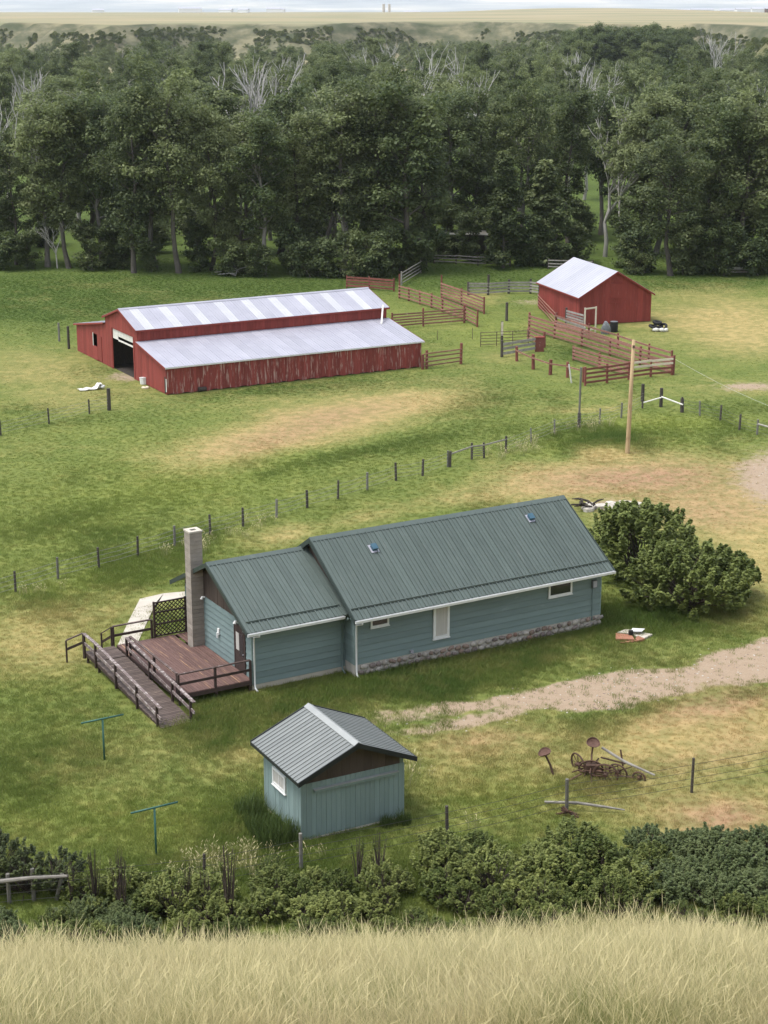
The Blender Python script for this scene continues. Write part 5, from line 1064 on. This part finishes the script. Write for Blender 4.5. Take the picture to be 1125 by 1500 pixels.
DEEP = ['%s deep in the wood behind the edge row' % q for q in ('tall leafy cottonwood', 'tall dense cottonwood', 'broad headed cottonwood', 'full skirted cottonwood', 'low branched cottonwood', 'thin pale barked cottonwood with bare limbs', 'dark leaved cottonwood', 'short dark leaved tree')]
INL = 'leafy cottonwood deep in the wood behind the edge row'; ING = 'cottonwoods deep in the wood'; cnt = 0; tries = 0
while cnt < 225 and tries < 9000:
    tries += 1
    y = 212 + 400 * rt.random() ** 1.25; x = rt.uniform(-1, 1) * (0.245 * y + 8)
    if not free(x, y, 5.2 + y * 0.006): continue
    SPOTS.append((x, y)); k = rt.choice((0, 1, 2, 3, 4, 5, 5, 6, 7)); s = rt.uniform(0.76, 1.04)
    if rt.random() < 0.035: plant('dead_tree', rt.choice(SNAG), (x, y, 0), rt.uniform(0.95, 1.12), rt.uniform(0, 6.3), 'bare bleached dead tree poking out of the wood canopy', 'tree', 'bleached snags in the wood')
    else: plant('cottonwood_tree', TV[k], (x, y, 0), s, rt.uniform(0, 6.3), DEEP[k], 'tree', ING)
    cnt += 1
for px, py, k, s in ((5, 394, 1, 1.0), (135, 396, 0, 1), (160, 392, 1, 1.1), (180, 394, 0, .8), (292, 398, 2, .8), (330, 403, 1, .9), (372, 405, 1, .8), (360, 402, 0, .7), (455, 406, 1, .9), (480, 407, 1, 1.0), (515, 408, 0, .9), (540, 407, 1, 1.1), (560, 406, 2, .7), (605, 400, 1, .8),
                     (575, 402, 2, .8), (690, 384, 2, .8), (760, 390, 1, .9), (778, 390, 2, .8), (815, 388, 2, .9), (845, 386, 0, .9), (915, 392, 2, .8), (945, 400, 1, 1.1), (1000, 402, 0, 1.0), (1030, 402, 1, 1.1), (1060, 404, 2, .8), (1110, 404, 1, 1), (1125, 402, 2, .8), (930, 402, 0, .8), (222, 398, 1, .7),
                     (660, 378, 2, .9), (630, 384, 1, .8), (725, 380, 2, .8), (40, 393, 0, .8), (430, 402, 2, .8), (1020, 392, 2, 1.0), (1085, 394, 2, 1.0)):
    g = G(px, py); plant('thicket_shrub', SAP[k], g, s, rt.uniform(0, 6.3), 'leafy undergrowth shrub below the wood edge trees', 'shrub', 'undergrowth at the wood edge', crown='foliage', trunk='stem')

for k in range(42):
    y = rt.uniform(214, 255); x = rt.uniform(-1, 1) * (0.24 * y + 4)
    plant('thicket_shrub', SAP[rt.choice((0, 1, 2))], (x, y, 0), rt.uniform(0.7, 1.15), rt.uniform(0, 6.3), 'leafy undergrowth shrub among trunks inside the wood', 'shrub', 'undergrowth inside the wood', crown='foliage', trunk='stem')

# fallen branches at the wood edge
for px, py, ln, lab in ((345, 405, 3.2, 'bleached fallen branch under the trunks behind the barn doorway end'), (490, 404, 3.6, 'bleached curved fallen branch behind the big barn')):
    t = thing('fallen_branch', lab, 'branch', G(px, py))
    for k in range(5): MB().tube([(0, 0, 0.1), (ln * rt.uniform(-.5, .4), rt.uniform(-.4, .4), rt.uniform(.4, 1.0)), (ln * rt.uniform(-.8, .8), rt.uniform(-.5, .5), rt.uniform(0.2, 1.5))], [0.07, 0.05, 0.02], 5).build('limb', 'dead_wood', t)

# ------------------------------------------------------------------ bushes
def make_shrub(seed, W, H, mat, n=60, per=60, leaf=0.07, clump=0.32, stems=9, bark='stem_wood', bare=0.0, low=0.08):
    r = random.Random(seed); rg = np.random.default_rng(seed); wood = MB(); C, N, S, T = [], [], [], []
    tips = []
    for i in range(n):
        a = r.uniform(0, 6.28); q = math.sqrt(r.random()); z = H * (low + (1 - low) * r.random() ** 0.75)
        lim = math.sqrt(max(0.03, 1 - ((z - H * 0.42) / (H * 0.60)) ** 2))
        k = (0.45 + 0.55 * q) * lim * r.uniform(0.8, 1.12)
        tips.append(Vector((math.cos(a) * W / 2 * k, math.sin(a) * W / 2 * k, z)))
    for i, e in enumerate(tips):
        b = Vector((r.gauss(0, W * 0.05), r.gauss(0, W * 0.05), -0.1)); mid = b.lerp(e, 0.5) + Vector((0, 0, e.z * 0.12))
        if i % max(1, n // (stems * 4)) == 0 or r.random() < bare: wood.tube([b, mid, e + Vector((0, 0, 0.25 if r.random() < bare else 0))], [0.022 + W * 0.004, 0.014 + W * 0.002, 0.006], 4, False)
        if r.random() < bare: continue
        m = int(per * r.uniform(0.6, 1.4)); d = unit(rg.normal(size=(m, 3))); q = rg.random(m) ** 0.4
        ax = np.array((e - b).normalized() + Vector((r.gauss(0, .35), r.gauss(0, .35), 0.45 + r.random() * 0.6))); ax /= np.linalg.norm(ax); ln_ = clump * r.uniform(0.9, 2.1)
        al = rg.random(m) ** 0.8; rad2 = clump * 0.62 * (1.05 - al * 0.85)
        C.append(np.array(e)[None] + ax[None] * ((al - 0.55) * ln_)[:, None] + d * (q * rad2)[:, None]); N.append(unit(d * 0.55 + np.array([0, 0, 1.35]) + rg.normal(size=(m, 3)) * 0.55))
        S.append(leaf * rg.uniform(0.6, 1.4, m)); T.append(np.clip(r.uniform(0.05, 0.75) + 0.22 * rg.normal(size=m), 0, 1))
    wm = wood.mesh('stem', True); wm.materials.append(MATS[bark]); lm = None
    if C:
        Cc = np.concatenate(C); Cc[:, 2] = np.maximum(Cc[:, 2], 0.02)
        lm = leaf_mesh('foliage', Cc, np.concatenate(N), np.concatenate(S), np.concatenate(T), mat, rg)
    return wm, lm
big1 = make_shrub(51, 5.4, 3.3, 'lilac_leaf', 230, 95, 0.11, 0.50, 14); big2 = make_shrub(52, 6.8, 3.1, 'lilac_leaf', 290, 95, 0.11, 0.50, 16)
for lab, v, px, py, s in (('rounded leafy bush touching the house end wall', big1, 936, 840, 1.13), ('widest leafy bush spreading over the lawn by the drive', big2, 1006, 886, 0.98)):
    plant('leafy_bush', v, G(px, py), s, 0.3, lab, 'bush', None, crown='foliage', trunk='stem')
g = G(1062, 872); plant('leafy_bush', make_shrub(53, 3.6, 2.2, 'lilac_leaf', 110, 95, 0.11, 0.45, 10), g, 1.0, 1.0, 'low outer bush on the drive side of the leafy bushes', 'bush', None, crown='foliage', trunk='stem')
# dark nettles against the shed

# thicket at the foot of the hill
SV = [make_shrub(61, 2.6, 1.9, 'shrub_leaf', 110, 75, 0.062, 0.30), make_shrub(62, 2.2, 1.6, 'shrub_leaf', 95, 75, 0.060, 0.28), make_shrub(63, 3.0, 1.7, 'shrub_leaf', 125, 75, 0.062, 0.30, bare=0.1), make_shrub(64, 2.4, 2.3, 'shrub_leaf', 100, 70, 0.06, 0.27, bare=0.3)]
SD = [make_shrub(65, 2.6, 2.1, 'nettle_leaf', 90, 60, 0.055, 0.26, bare=0.45), make_shrub(66, 2.4, 1.3, 'olive_leaf', 100, 80, 0.05, 0.26), make_shrub(67, 2.0, 1.0, 'olive_leaf', 90, 80, 0.05, 0.24)]
BARE = [make_shrub(68, 0.9, 2.4, 'shrub_leaf', 22, 30, 0.05, 0.2, bare=0.85, low=0.45), make_shrub(69, 0.7, 2.0, 'shrub_leaf', 18, 30, 0.05, 0.2, bare=0.9, low=0.5)]
tz = lambda x, y: float(terrain(np.array([x]), np.array([y]))[0])
def shrub(var, px, py, s, label, group, dz=0.0):
    g = G(px, py); z = tz(g.x, g.y); g.z = z
    if z > 0.05:
        for _ in range(6): g = G(px, py, z); z = tz(g.x, g.y)
        g.z = z
    return plant('thicket_shrub', var, g, s, rt.uniform(0, 6.3), label, 'shrub', group, sz=s * rt.uniform(0.62, 0.88), crown='foliage', trunk='stem')
def thick_label(x, row):
    return 'leafy thicket shrub ' + ('on the hill foot ', 'in the middle row ', 'on the yard side ', 'against the dry hill grass ')[row] + next(t for q, t in ((130, 'near the grey log rail'), (260, 'below the second clothesline post'), (400, 'between clothesline and shed'), (600, 'below the teal shed'), (760, 'below the barbed wire fence'), (920, 'below the fallen log'), (1200, 'by the blue green shrub patch')) if x < q)
TL, TG = 'bright green leafy shrub in the thicket below the hillside', 'green shrubs of the thicket'
px = -30
while px < 1160:
    for row in range(4):
        yb = (1352, 1322, 1296, 1384)[row] + rt.uniform(-10, 10) - 0.012 * px
        xx = px + rt.uniform(-22, 22) + row * 18
        if row == 2 and (xx < 380 or rt.random() < 0.35 or 960 < xx): continue
        if row == 1 and (xx < 120 or (380 > xx and rt.random() < 0.45) or (xx > 950)): continue
        if row == 0 and (xx < 70 or rt.random() < 0.12): continue
        if row == 3 and xx < 40: continue
        shrub(rt.choice(SV), xx, yb, rt.uniform(0.5, 0.98) if row in (1, 2) else rt.uniform(0.4, 0.8) * (0.8 if row == 3 else 1), thick_label(xx, row), TG)
    px += 46
for px_, py_, s in ((0, 1300, 1.05), (40, 1306, 1.0), (90, 1302, 0.85), (-25, 1290, 1.1)): shrub(SD[0], px_, py_, s, 'dark half bare shrub behind the grey log rail', 'dark shrubs by the log rail')
for k in range(16): shrub(SD[1 + k % 2], rt.uniform(-30, 240), rt.uniform(1345, 1400), rt.uniform(0.4, 0.7), 'low grey green weed mound between log rail and hill grass', 'grey green mounds by the log rail')
for px_, py_, s in ((840, 1262, 0.95), (820, 1300, 1.0), (880, 1290, .9), (790, 1280, .8), (700, 1262, .7), (650, 1280, .9)): shrub(SV[0], px_, py_, s, TL, TG)
for px_ in range(960, 1160, 26):
    for py_ in (1256, 1284, 1312): shrub(SD[1] if (px_ + py_) % 3 else SD[2], px_ + rt.uniform(-14, 14), py_ + rt.uniform(-10, 10), rt.uniform(0.7, 1.05), 'low blue green shrub in the patch below the bare red soil', 'low blue green shrubs')
for px_, py_, s, k in ((175, 1335, 0.95, 0), (140, 1330, .9, 0), (182, 1342, 1.0, 1), (275, 1340, .95, 1), (336, 1345, 1.1, 0), (524, 1300, .9, 1), (556, 1304, .9, 0), (105, 1328, .8, 1), (655, 1320, .7, 1), (300, 1340, .7, 0)):
    g = G(px_, py_); plant('dead_shrub', BARE[k], g, s, rt.uniform(0, 6.3), 'bare dark dead stem rising above the thicket', 'dead shrub', 'bare stems in the thicket', crown='foliage', trunk='stem')

# ------------------------------------------------------------------ scattered growth (grass, far wood) by geometry nodes
def src(name, me): return bpy.data.objects.new(name, me)
def blade_clump(name, seed, n, spread_, hmin, hmax, width, lean, mat, seg=2, head=False):
    r = random.Random(seed); V, Fc, tone = [], [], []
    for _ in range(n):
        a = r.uniform(0, 6.28); q = spread_ * math.sqrt(r.random()); b = Vector((math.cos(a) * q, math.sin(a) * q, -0.02)); h = r.uniform(hmin, hmax)
        az = r.uniform(0, 6.28); ld = Vector((math.cos(az), math.sin(az), 0)) * h * lean * r.uniform(0.2, 1.3) + Vector((h * lean * 0.35, 0, 0)); f = r.uniform(0, 6.28); sd = Vector((math.cos(f), math.sin(f), 0)) * width * r.uniform(0.7, 1.3) / 2
        o = len(V); tn = r.random()
        for k in range(seg):
            t = k / seg; c = b + Vector((0, 0, h * t)) + ld * t * t; wd = 1 - 0.35 * t
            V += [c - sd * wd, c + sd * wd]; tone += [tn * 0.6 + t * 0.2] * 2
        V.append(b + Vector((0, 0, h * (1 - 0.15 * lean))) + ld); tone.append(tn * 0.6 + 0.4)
        for k in range(seg - 1): Fc.append((o + 2 * k, o + 2 * k + 1, o + 2 * k + 3, o + 2 * k + 2))
        Fc.append((o + 2 * seg - 2, o + 2 * seg - 1, o + 2 * seg))
        if head:
            t0 = b + Vector((0, 0, h * 0.80)) + ld * 0.64; t1 = b + Vector((0, 0, h * (1.02 - 0.15 * lean))) + ld * 1.08; m = (t0 + t1) / 2; o = len(V); w_ = sd.normalized() * width * 1.5
            w_ = w_ * (0.8 if width < 0.004 else 1); V += [t0, m + w_, t1, m - w_]; tone += [1.0] * 4; Fc.append((o, o + 1, o + 2, o + 3))
    me = bpy.data.meshes.new(name); me.from_pydata([tuple(v) for v in V], [], Fc); me.update(); attr(me, 'tone', tone); me.materials.append(MATS[mat])
    return src(name, me)
def scatter(name, base, sources, density, dens_attr, scl_attr, seed, lo=0.75, hi=1.3, points=False, tilt=0.12):
    o = bpy.data.objects.new(name, base); COL.objects.link(o); o['kind'] = 'stuff'
    ng = bpy.data.node_groups.new(name, 'GeometryNodeTree'); N_ = ng.nodes; L_ = ng.links
    ng.interface.new_socket('Geometry', in_out='INPUT', socket_type='NodeSocketGeometry'); ng.interface.new_socket('Geometry', in_out='OUTPUT', socket_type='NodeSocketGeometry')
    gi, go = N_.new('NodeGroupInput'), N_.new('NodeGroupOutput')
    def named(a):
        q = N_.new('GeometryNodeInputNamedAttribute'); q.data_type = 'FLOAT'; q.inputs['Name'].default_value = a; return q.outputs['Attribute']
    def rnd(lo_, hi_, sd, typ='FLOAT'):
        q = N_.new('FunctionNodeRandomValue'); q.data_type = typ
        i0, i1 = (0, 1) if typ == 'FLOAT_VECTOR' else ((4, 5) if typ == 'INT' else (2, 3))
        q.inputs[i0].default_value = lo_; q.inputs[i1].default_value = hi_; q.inputs['Seed'].default_value = sd
        return [s for s in q.outputs if s.enabled][0]
    if points:
        mp = N_.new('GeometryNodeMeshToPoints'); L_.new(gi.outputs[0], mp.inputs['Mesh']); pts = mp.outputs[0]
    else:
        dp = N_.new('GeometryNodeDistributePointsOnFaces'); L_.new(gi.outputs[0], dp.inputs['Mesh']); dp.inputs['Seed'].default_value = seed
        m = N_.new('ShaderNodeMath'); m.operation = 'MULTIPLY'; L_.new(named(dens_attr), m.inputs[0]); m.inputs[1].default_value = density; L_.new(m.outputs[0], dp.inputs['Density']); pts = dp.outputs['Points']
    jn = N_.new('GeometryNodeJoinGeometry')
    for s in sources[::-1]:
        oi = N_.new('GeometryNodeObjectInfo'); oi.inputs['Object'].default_value = s; oi.inputs['As Instance'].default_value = True; L_.new(oi.outputs['Geometry'], jn.inputs[0])
    ip = N_.new('GeometryNodeInstanceOnPoints'); L_.new(pts, ip.inputs['Points']); L_.new(jn.outputs[0], ip.inputs['Instance']); ip.inputs['Pick Instance'].default_value = True
    L_.new(rnd(0, len(sources) - 1, seed + 1, 'INT'), ip.inputs['Instance Index'])
    L_.new(rnd((-tilt, -tilt, 0), (tilt, tilt, 6.283), seed + 2, 'FLOAT_VECTOR'), ip.inputs['Rotation'])
    ms = N_.new('ShaderNodeMath'); ms.operation = 'MULTIPLY'; L_.new(named(scl_attr), ms.inputs[0]); L_.new(rnd(lo, hi, seed + 3), ms.inputs[1]); L_.new(ms.outputs[0], ip.inputs['Scale'])
    L_.new(ip.outputs[0], go.inputs[0])
    md = o.modifiers.new('growth', 'NODES'); md.node_group = ng
    return o
def grass_material(name, mul, hill=False):
    m, n, l, p = nodes(name)
    at = n.new('ShaderNodeAttribute'); at.attribute_name = 'tone'
    if hill:
        geo = n.new('ShaderNodeNewGeometry')
        c = ramp(n, l, nz(n, l, geo.outputs['Position'], 0.55, 4, 0.6), [(0.34, (0.20, 0.245, 0.070)), (0.46, (0.37, 0.355, 0.165)), (0.58, (0.52, 0.450, 0.265)), (0.72, (0.52, 0.42, 0.28))])
        c = mixc(n, l, ramp(n, l, at.outputs['Fac'], [(0.20, (1, 1, 1)), (0.48, (0, 0, 0))]), c, (0.20, 0.245, 0.085))
        c = mixc(n, l, ramp(n, l, at.outputs['Fac'], [(0.70, (0, 0, 0)), (1.0, (1, 1, 1))]), c, (0.62, 0.55, 0.31))
    else:
        c, A, geo = turf_colour(n, l, 'INSTANCER', False)
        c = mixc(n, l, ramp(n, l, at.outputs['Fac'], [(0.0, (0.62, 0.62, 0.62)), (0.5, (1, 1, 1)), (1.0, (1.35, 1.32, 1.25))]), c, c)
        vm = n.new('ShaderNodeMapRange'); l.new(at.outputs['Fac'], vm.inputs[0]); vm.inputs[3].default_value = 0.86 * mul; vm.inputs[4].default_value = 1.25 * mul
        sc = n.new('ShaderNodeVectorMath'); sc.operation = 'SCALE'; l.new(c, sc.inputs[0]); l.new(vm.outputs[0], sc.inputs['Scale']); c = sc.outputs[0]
    l.new(c, p.inputs['Base Color']); p.inputs['Roughness'].default_value = 0.7; p.inputs['Specular IOR Level'].default_value = 0.15
    tr = n.new('ShaderNodeBsdfTranslucent'); l.new(c, tr.inputs['Color']); mx = n.new('ShaderNodeMixShader'); mx.inputs[0].default_value = 0.42
    l.new(p.outputs[0], mx.inputs[1]); l.new(tr.outputs[0], mx.inputs[2]); l.new(mx.outputs[0], n['Material Output'].inputs['Surface'])
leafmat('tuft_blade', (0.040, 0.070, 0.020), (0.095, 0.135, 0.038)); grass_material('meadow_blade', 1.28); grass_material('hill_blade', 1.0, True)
cl = [blade_clump('clump', 71 + k, 30, 0.22, 0.06, 0.24, 0.013, 0.5, 'meadow_blade', 2) for k in range(3)]
tuft = [blade_clump('tuft', 75 + k, 170, 0.42, 0.35, 1.0, 0.022, 0.32, 'tuft_blade', 3).data for k in range(2)]
r5 = random.Random(9)
for k in range(26):
    u_, v_ = (r5.uniform(-1.25, -0.25), r5.uniform(-0.1, 3.4)) if k < 21 else (r5.uniform(3.3, 4.7), r5.uniform(-0.6, -0.3))
    t = thing('grass_tuft', 'tall dark green grass tuft growing against the shed wall', 'grass tuft', at_local(SP, u_, v_), r5.uniform(0, 6), 'tall tufts against the shed'); s_ = r5.uniform(0.7, 1.15) * (1 if k < 21 else 0.6)
    place(tuft[k % 2], 'blades', None, t, scl=s_)
mm, mx_, my_, mz_ = grid_mesh('grass', np.arange(-54, 54.1, 0.9), np.arange(49, 216, 0.9), 0.0)
dry, red, lush_shade, bright, dirt, hill, wood, fp = masks(mx_, my_)
for k, v in zip(('dry', 'red', 'lush_shade', 'bright', 'dirt'), (dry, red, lush_shade, bright, dirt)): attr(mm, k, v)
inview = sstep(0, 6, 0.245 * my_ + 7 - np.abs(mx_))
near = np.clip((75.0 / my_) ** 1.5, 0.16, 1.4)
attr(mm, 'dens', np.where(fp, 0, 1) * near * (1 - 0.93 * np.clip(dirt * 1.25, 0, 1)) * (0.55 + 0.7 * lush_shade + 0.2 * bright) * (1 - 0.35 * dry) * inview * (1 - 0.6 * wood))
attr(mm, 'gs', (0.62 + 0.75 * lush_shade + 0.25 * bright - 0.25 * dry) * (0.85 + 0.6 * (fbm(mx_, my_, 3, 77) - 0.4)) * np.clip(1.0 - (my_ - 120) / 300, 0.75, 1.0) * (1 - 0.35 * sstep(110, 150, my_)) * (1 + 0.35 * sstep(100, 80, my_)))
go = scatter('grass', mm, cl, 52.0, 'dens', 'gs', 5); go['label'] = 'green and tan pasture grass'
# dry grass of the hillside
hc = [blade_clump('clump', 81 + k, 72, 0.26, 0.20, 0.80, 0.0021, 0.32, 'hill_blade', 3, head=(k % 2 == 0)) for k in range(4)]
hm, hx, hy, hz = grid_mesh('dry_grass', np.arange(-14, 14.1, 0.35), np.arange(11, 34, 0.35))
attr(hm, 'dens', np.where(np.abs(hx) < 0.245 * hy + 3.5, 1.0, 0) * np.clip(0.35 + 1.1 * fbm(hx, hy, 1.3, 90) - 0.5 * sstep(24, 27, hy) * (fbm(hx, hy, 1.0, 93) > 0.5), 0, 2))
attr(hm, 'gs', (0.55 + 0.6 * fbm(hx, hy, 2.2, 91) + 0.45 * fbm(hx, hy, 0.8, 92, 2)))
scatter('dry_grass', hm, hc, 150.0, 'dens', 'gs', 9, tilt=0.2)
# pale weeds in flower: along the pasture fence, below the clothesline, by the log
wd = [blade_clump('weed', 95 + k, 18, 0.25, 0.35, 0.7, 0.012, 0.35, 'hill_blade', 2, head=True) for k in range(2)]
wb = mm.copy(); wb.name = 'seeding_weeds'; wb.materials.clear()
wpx, wpy = PX(mx_, my_, np.zeros_like(mx_))
fd_, _ = seg_dist(wpx, wpy, [(0, 880), (145, 842), (308, 794), (450, 752), (619, 704), (760, 660), (850, 632), (960, 605)])
band = np.exp(-(fd_ / 9) ** 2) * (fbm(mx_, my_, 5, 97) > 0.55) * 0.5 + 1.2 * ell(wpx, wpy, 330, 1268, 70, 14) + 0.5 * ell(wpx, wpy, 700, 1215, 60, 10, -25) + 0.4 * ell(wpx, wpy, 270, 1290, 60, 16) + 0.4 * ell(wpx, wpy, 600, 1140, 30, 10)
attr(wb, 'wdens', np.clip(band, 0, 1) * np.where(fp, 0, 1)); attr(wb, 'wgs', 0.9 + 0.3 * fbm(mx_, my_, 2, 98))
scatter('seeding_weeds', wb, wd, 5.0, 'wdens', 'wgs', 21)
# loose stones on the bare ground
ws = mm.copy(); ws.name = 'gravel'; ws.materials.clear(); attr(ws, 'sdens', np.clip(dirt * 1.2 - 0.35, 0, 1) * np.where(fp, 0, 1)); attr(ws, 'sgs', 0.14 + 0.25 * fbm(mx_, my_, 1.2, 103) ** 2)
pbl = [src('pebble', stone_mesh(500 + k, 0.34, 0.16, 0.28)) for k in range(2)]
for o_, m_ in zip(pbl, ('pale_rock', 'field_stone_4')): o_.data.materials.append(MATS[m_])
scatter('gravel', ws, pbl, 9.0, 'sdens', 'sgs', 61, 0.5, 1.6)
# the wood goes on to the foot of the bluff
fv = [src('far_tree', TV[k][1]) for k in (0, 2, 4)] ; rf = np.random.default_rng(3)
pts = []; 
for _ in range(9000):
    y = 590 + 560 * rf.random() ** 1.1; x = rf.uniform(-1, 1) * (0.245 * y + 30); e = float(bluff_edge(np.array(x), np.array(y)))
    if y > e - 38: continue
    pts.append((x, y, -3.0 + 0 * e))
    if len(pts) >= 1100: break
fm = bpy.data.meshes.new('far_wood'); fm.from_pydata(pts, [], []); attr(fm, 'fs', rf.uniform(0.42, 0.70, len(pts)))
fw = scatter('far_wood', fm, fv, 1, None or 'fs', 'fs', 31, 0.9, 1.1, points=True, tilt=0.03); fw['label'] = 'continuous wood reaching to the foot of the bluff'
dk = [src('far_tree', TV[6][1]), src('far_tree', TV[7][1])]; pts = []
for _ in range(240):
    px_ = rf.uniform(828, 990); y = rf.uniform(640, 700); pts.append(((px_ - 562.5) / F * y * 1.0, y, 1.5))
gmh = bpy.data.meshes.new('far_grove'); gmh.from_pydata(pts, [], []); attr(gmh, 'fs', rf.uniform(0.85, 1.12, len(pts)))
scatter('far_grove', gmh, dk, 1, 'fs', 'fs', 35, 0.9, 1.1, points=True, tilt=0.03)
sc_ = [src('scrub', SV[0][1]), src('scrub', SD[1][1])]; pts = []
for _ in range(60000):
    y = rf.uniform(650, 1240); x = rf.uniform(-1, 1) * (0.245 * y + 10); e = float(bluff_edge(np.array(x), np.array(y)))
    if not (e - 80 < y < e - 16): continue
    if vnoise(x, y * 0.5, 22, 14) < 0.30: continue
    pts.append((x, y, tz(x, y) - 0.2))
    if len(pts) > 6500: break
scm = bpy.data.meshes.new('scrub'); scm.from_pydata(pts, [], []); attr(scm, 'fs', rf.uniform(0.4, 1.25, len(pts)))
scatter('scrub', scm, sc_, 1, 'fs', 'fs', 41, 0.9, 1.2, points=True)

# ------------------------------------------------------------------ far buildings on the plain
def far_building(px, dist, w, d, h, mat, label, roof='pale_steel', tower=False):
    x = (px - 562.5) / F * dist; z = tz(x, dist)
    t = thing('far_building', label, 'building', (x, dist, z), rt.uniform(-0.3, 0.3), 'white buildings far out on the plain')
    if tower: MB().tube([(0, 0, -2), (0, 0, h)], w / 2, 10).build('silo', mat, t); MB().tube([(0, 0, h), (0, 0, h + w * 0.3)], [w / 2, 0.2], 10).build('roof', roof, t); return
    bx('wall', mat, t, (-w / 2, -d / 2, -3), (w / 2, d / 2, h))
    MB().prism([(-d / 2 - 0.5, h), (0, h + d * 0.22), (d / 2 + 0.5, h)], 0, -w / 2 - 0.5, w / 2 + 0.5).build('roof', roof, t)
FL = 'tiny white building far out on the pale plain'
for px_, ds, w_, h_ in ((290, 4700, 60, 9), (365, 4500, 26, 7), (408, 4700, 40, 8), (418, 4700, 18, 6), (340, 4600, 34, 6), (602, 5200, 45, 6), (700, 5200, 18, 8), (1010, 4800, 60, 7), (1045, 4900, 40, 7), (1070, 4800, 50, 8), (1095, 4600, 55, 9), (985, 4900, 40, 6), (720, 5200, 24, 7), (5, 4600, 50, 6), (160, 4700, 30, 6)):
    far_building(px_, ds * 0.745, w_ * 0.75, 12, h_ * 0.75, 'white_paint', FL)
far_building(1108, 3420, 26, 11, 7, 'rust_red', 'tiny dark red building among the white far ones')
for px_, ds in ((562, 4600), (570, 4600)): far_building(px_, ds * 0.76, 5, 5, 15, 'concrete', 'thin grey silo far out on the plain', tower=True)

# ------------------------------------------------------------------ haze
hzm = bpy.data.materials.new('haze_air'); hzm.use_nodes = True; hn = hzm.node_tree; hn.nodes.remove(hn.nodes['Principled BSDF'])
pv_ = hn.nodes.new('ShaderNodeVolumePrincipled'); pv_.inputs['Color'].default_value = (0.86, 0.91, 1.0, 1); pv_.inputs['Density'].default_value = 0.00005; pv_.inputs['Anisotropy'].default_value = 0.2
hn.links.new(pv_.outputs[0], hn.nodes['Material Output'].inputs['Volume']); MATS['haze_air'] = hzm
hb = MB().box((-12000, -300, -30), (12000, 26500, 460)).build('haze', 'haze_air'); hb['kind'] = 'stuff'
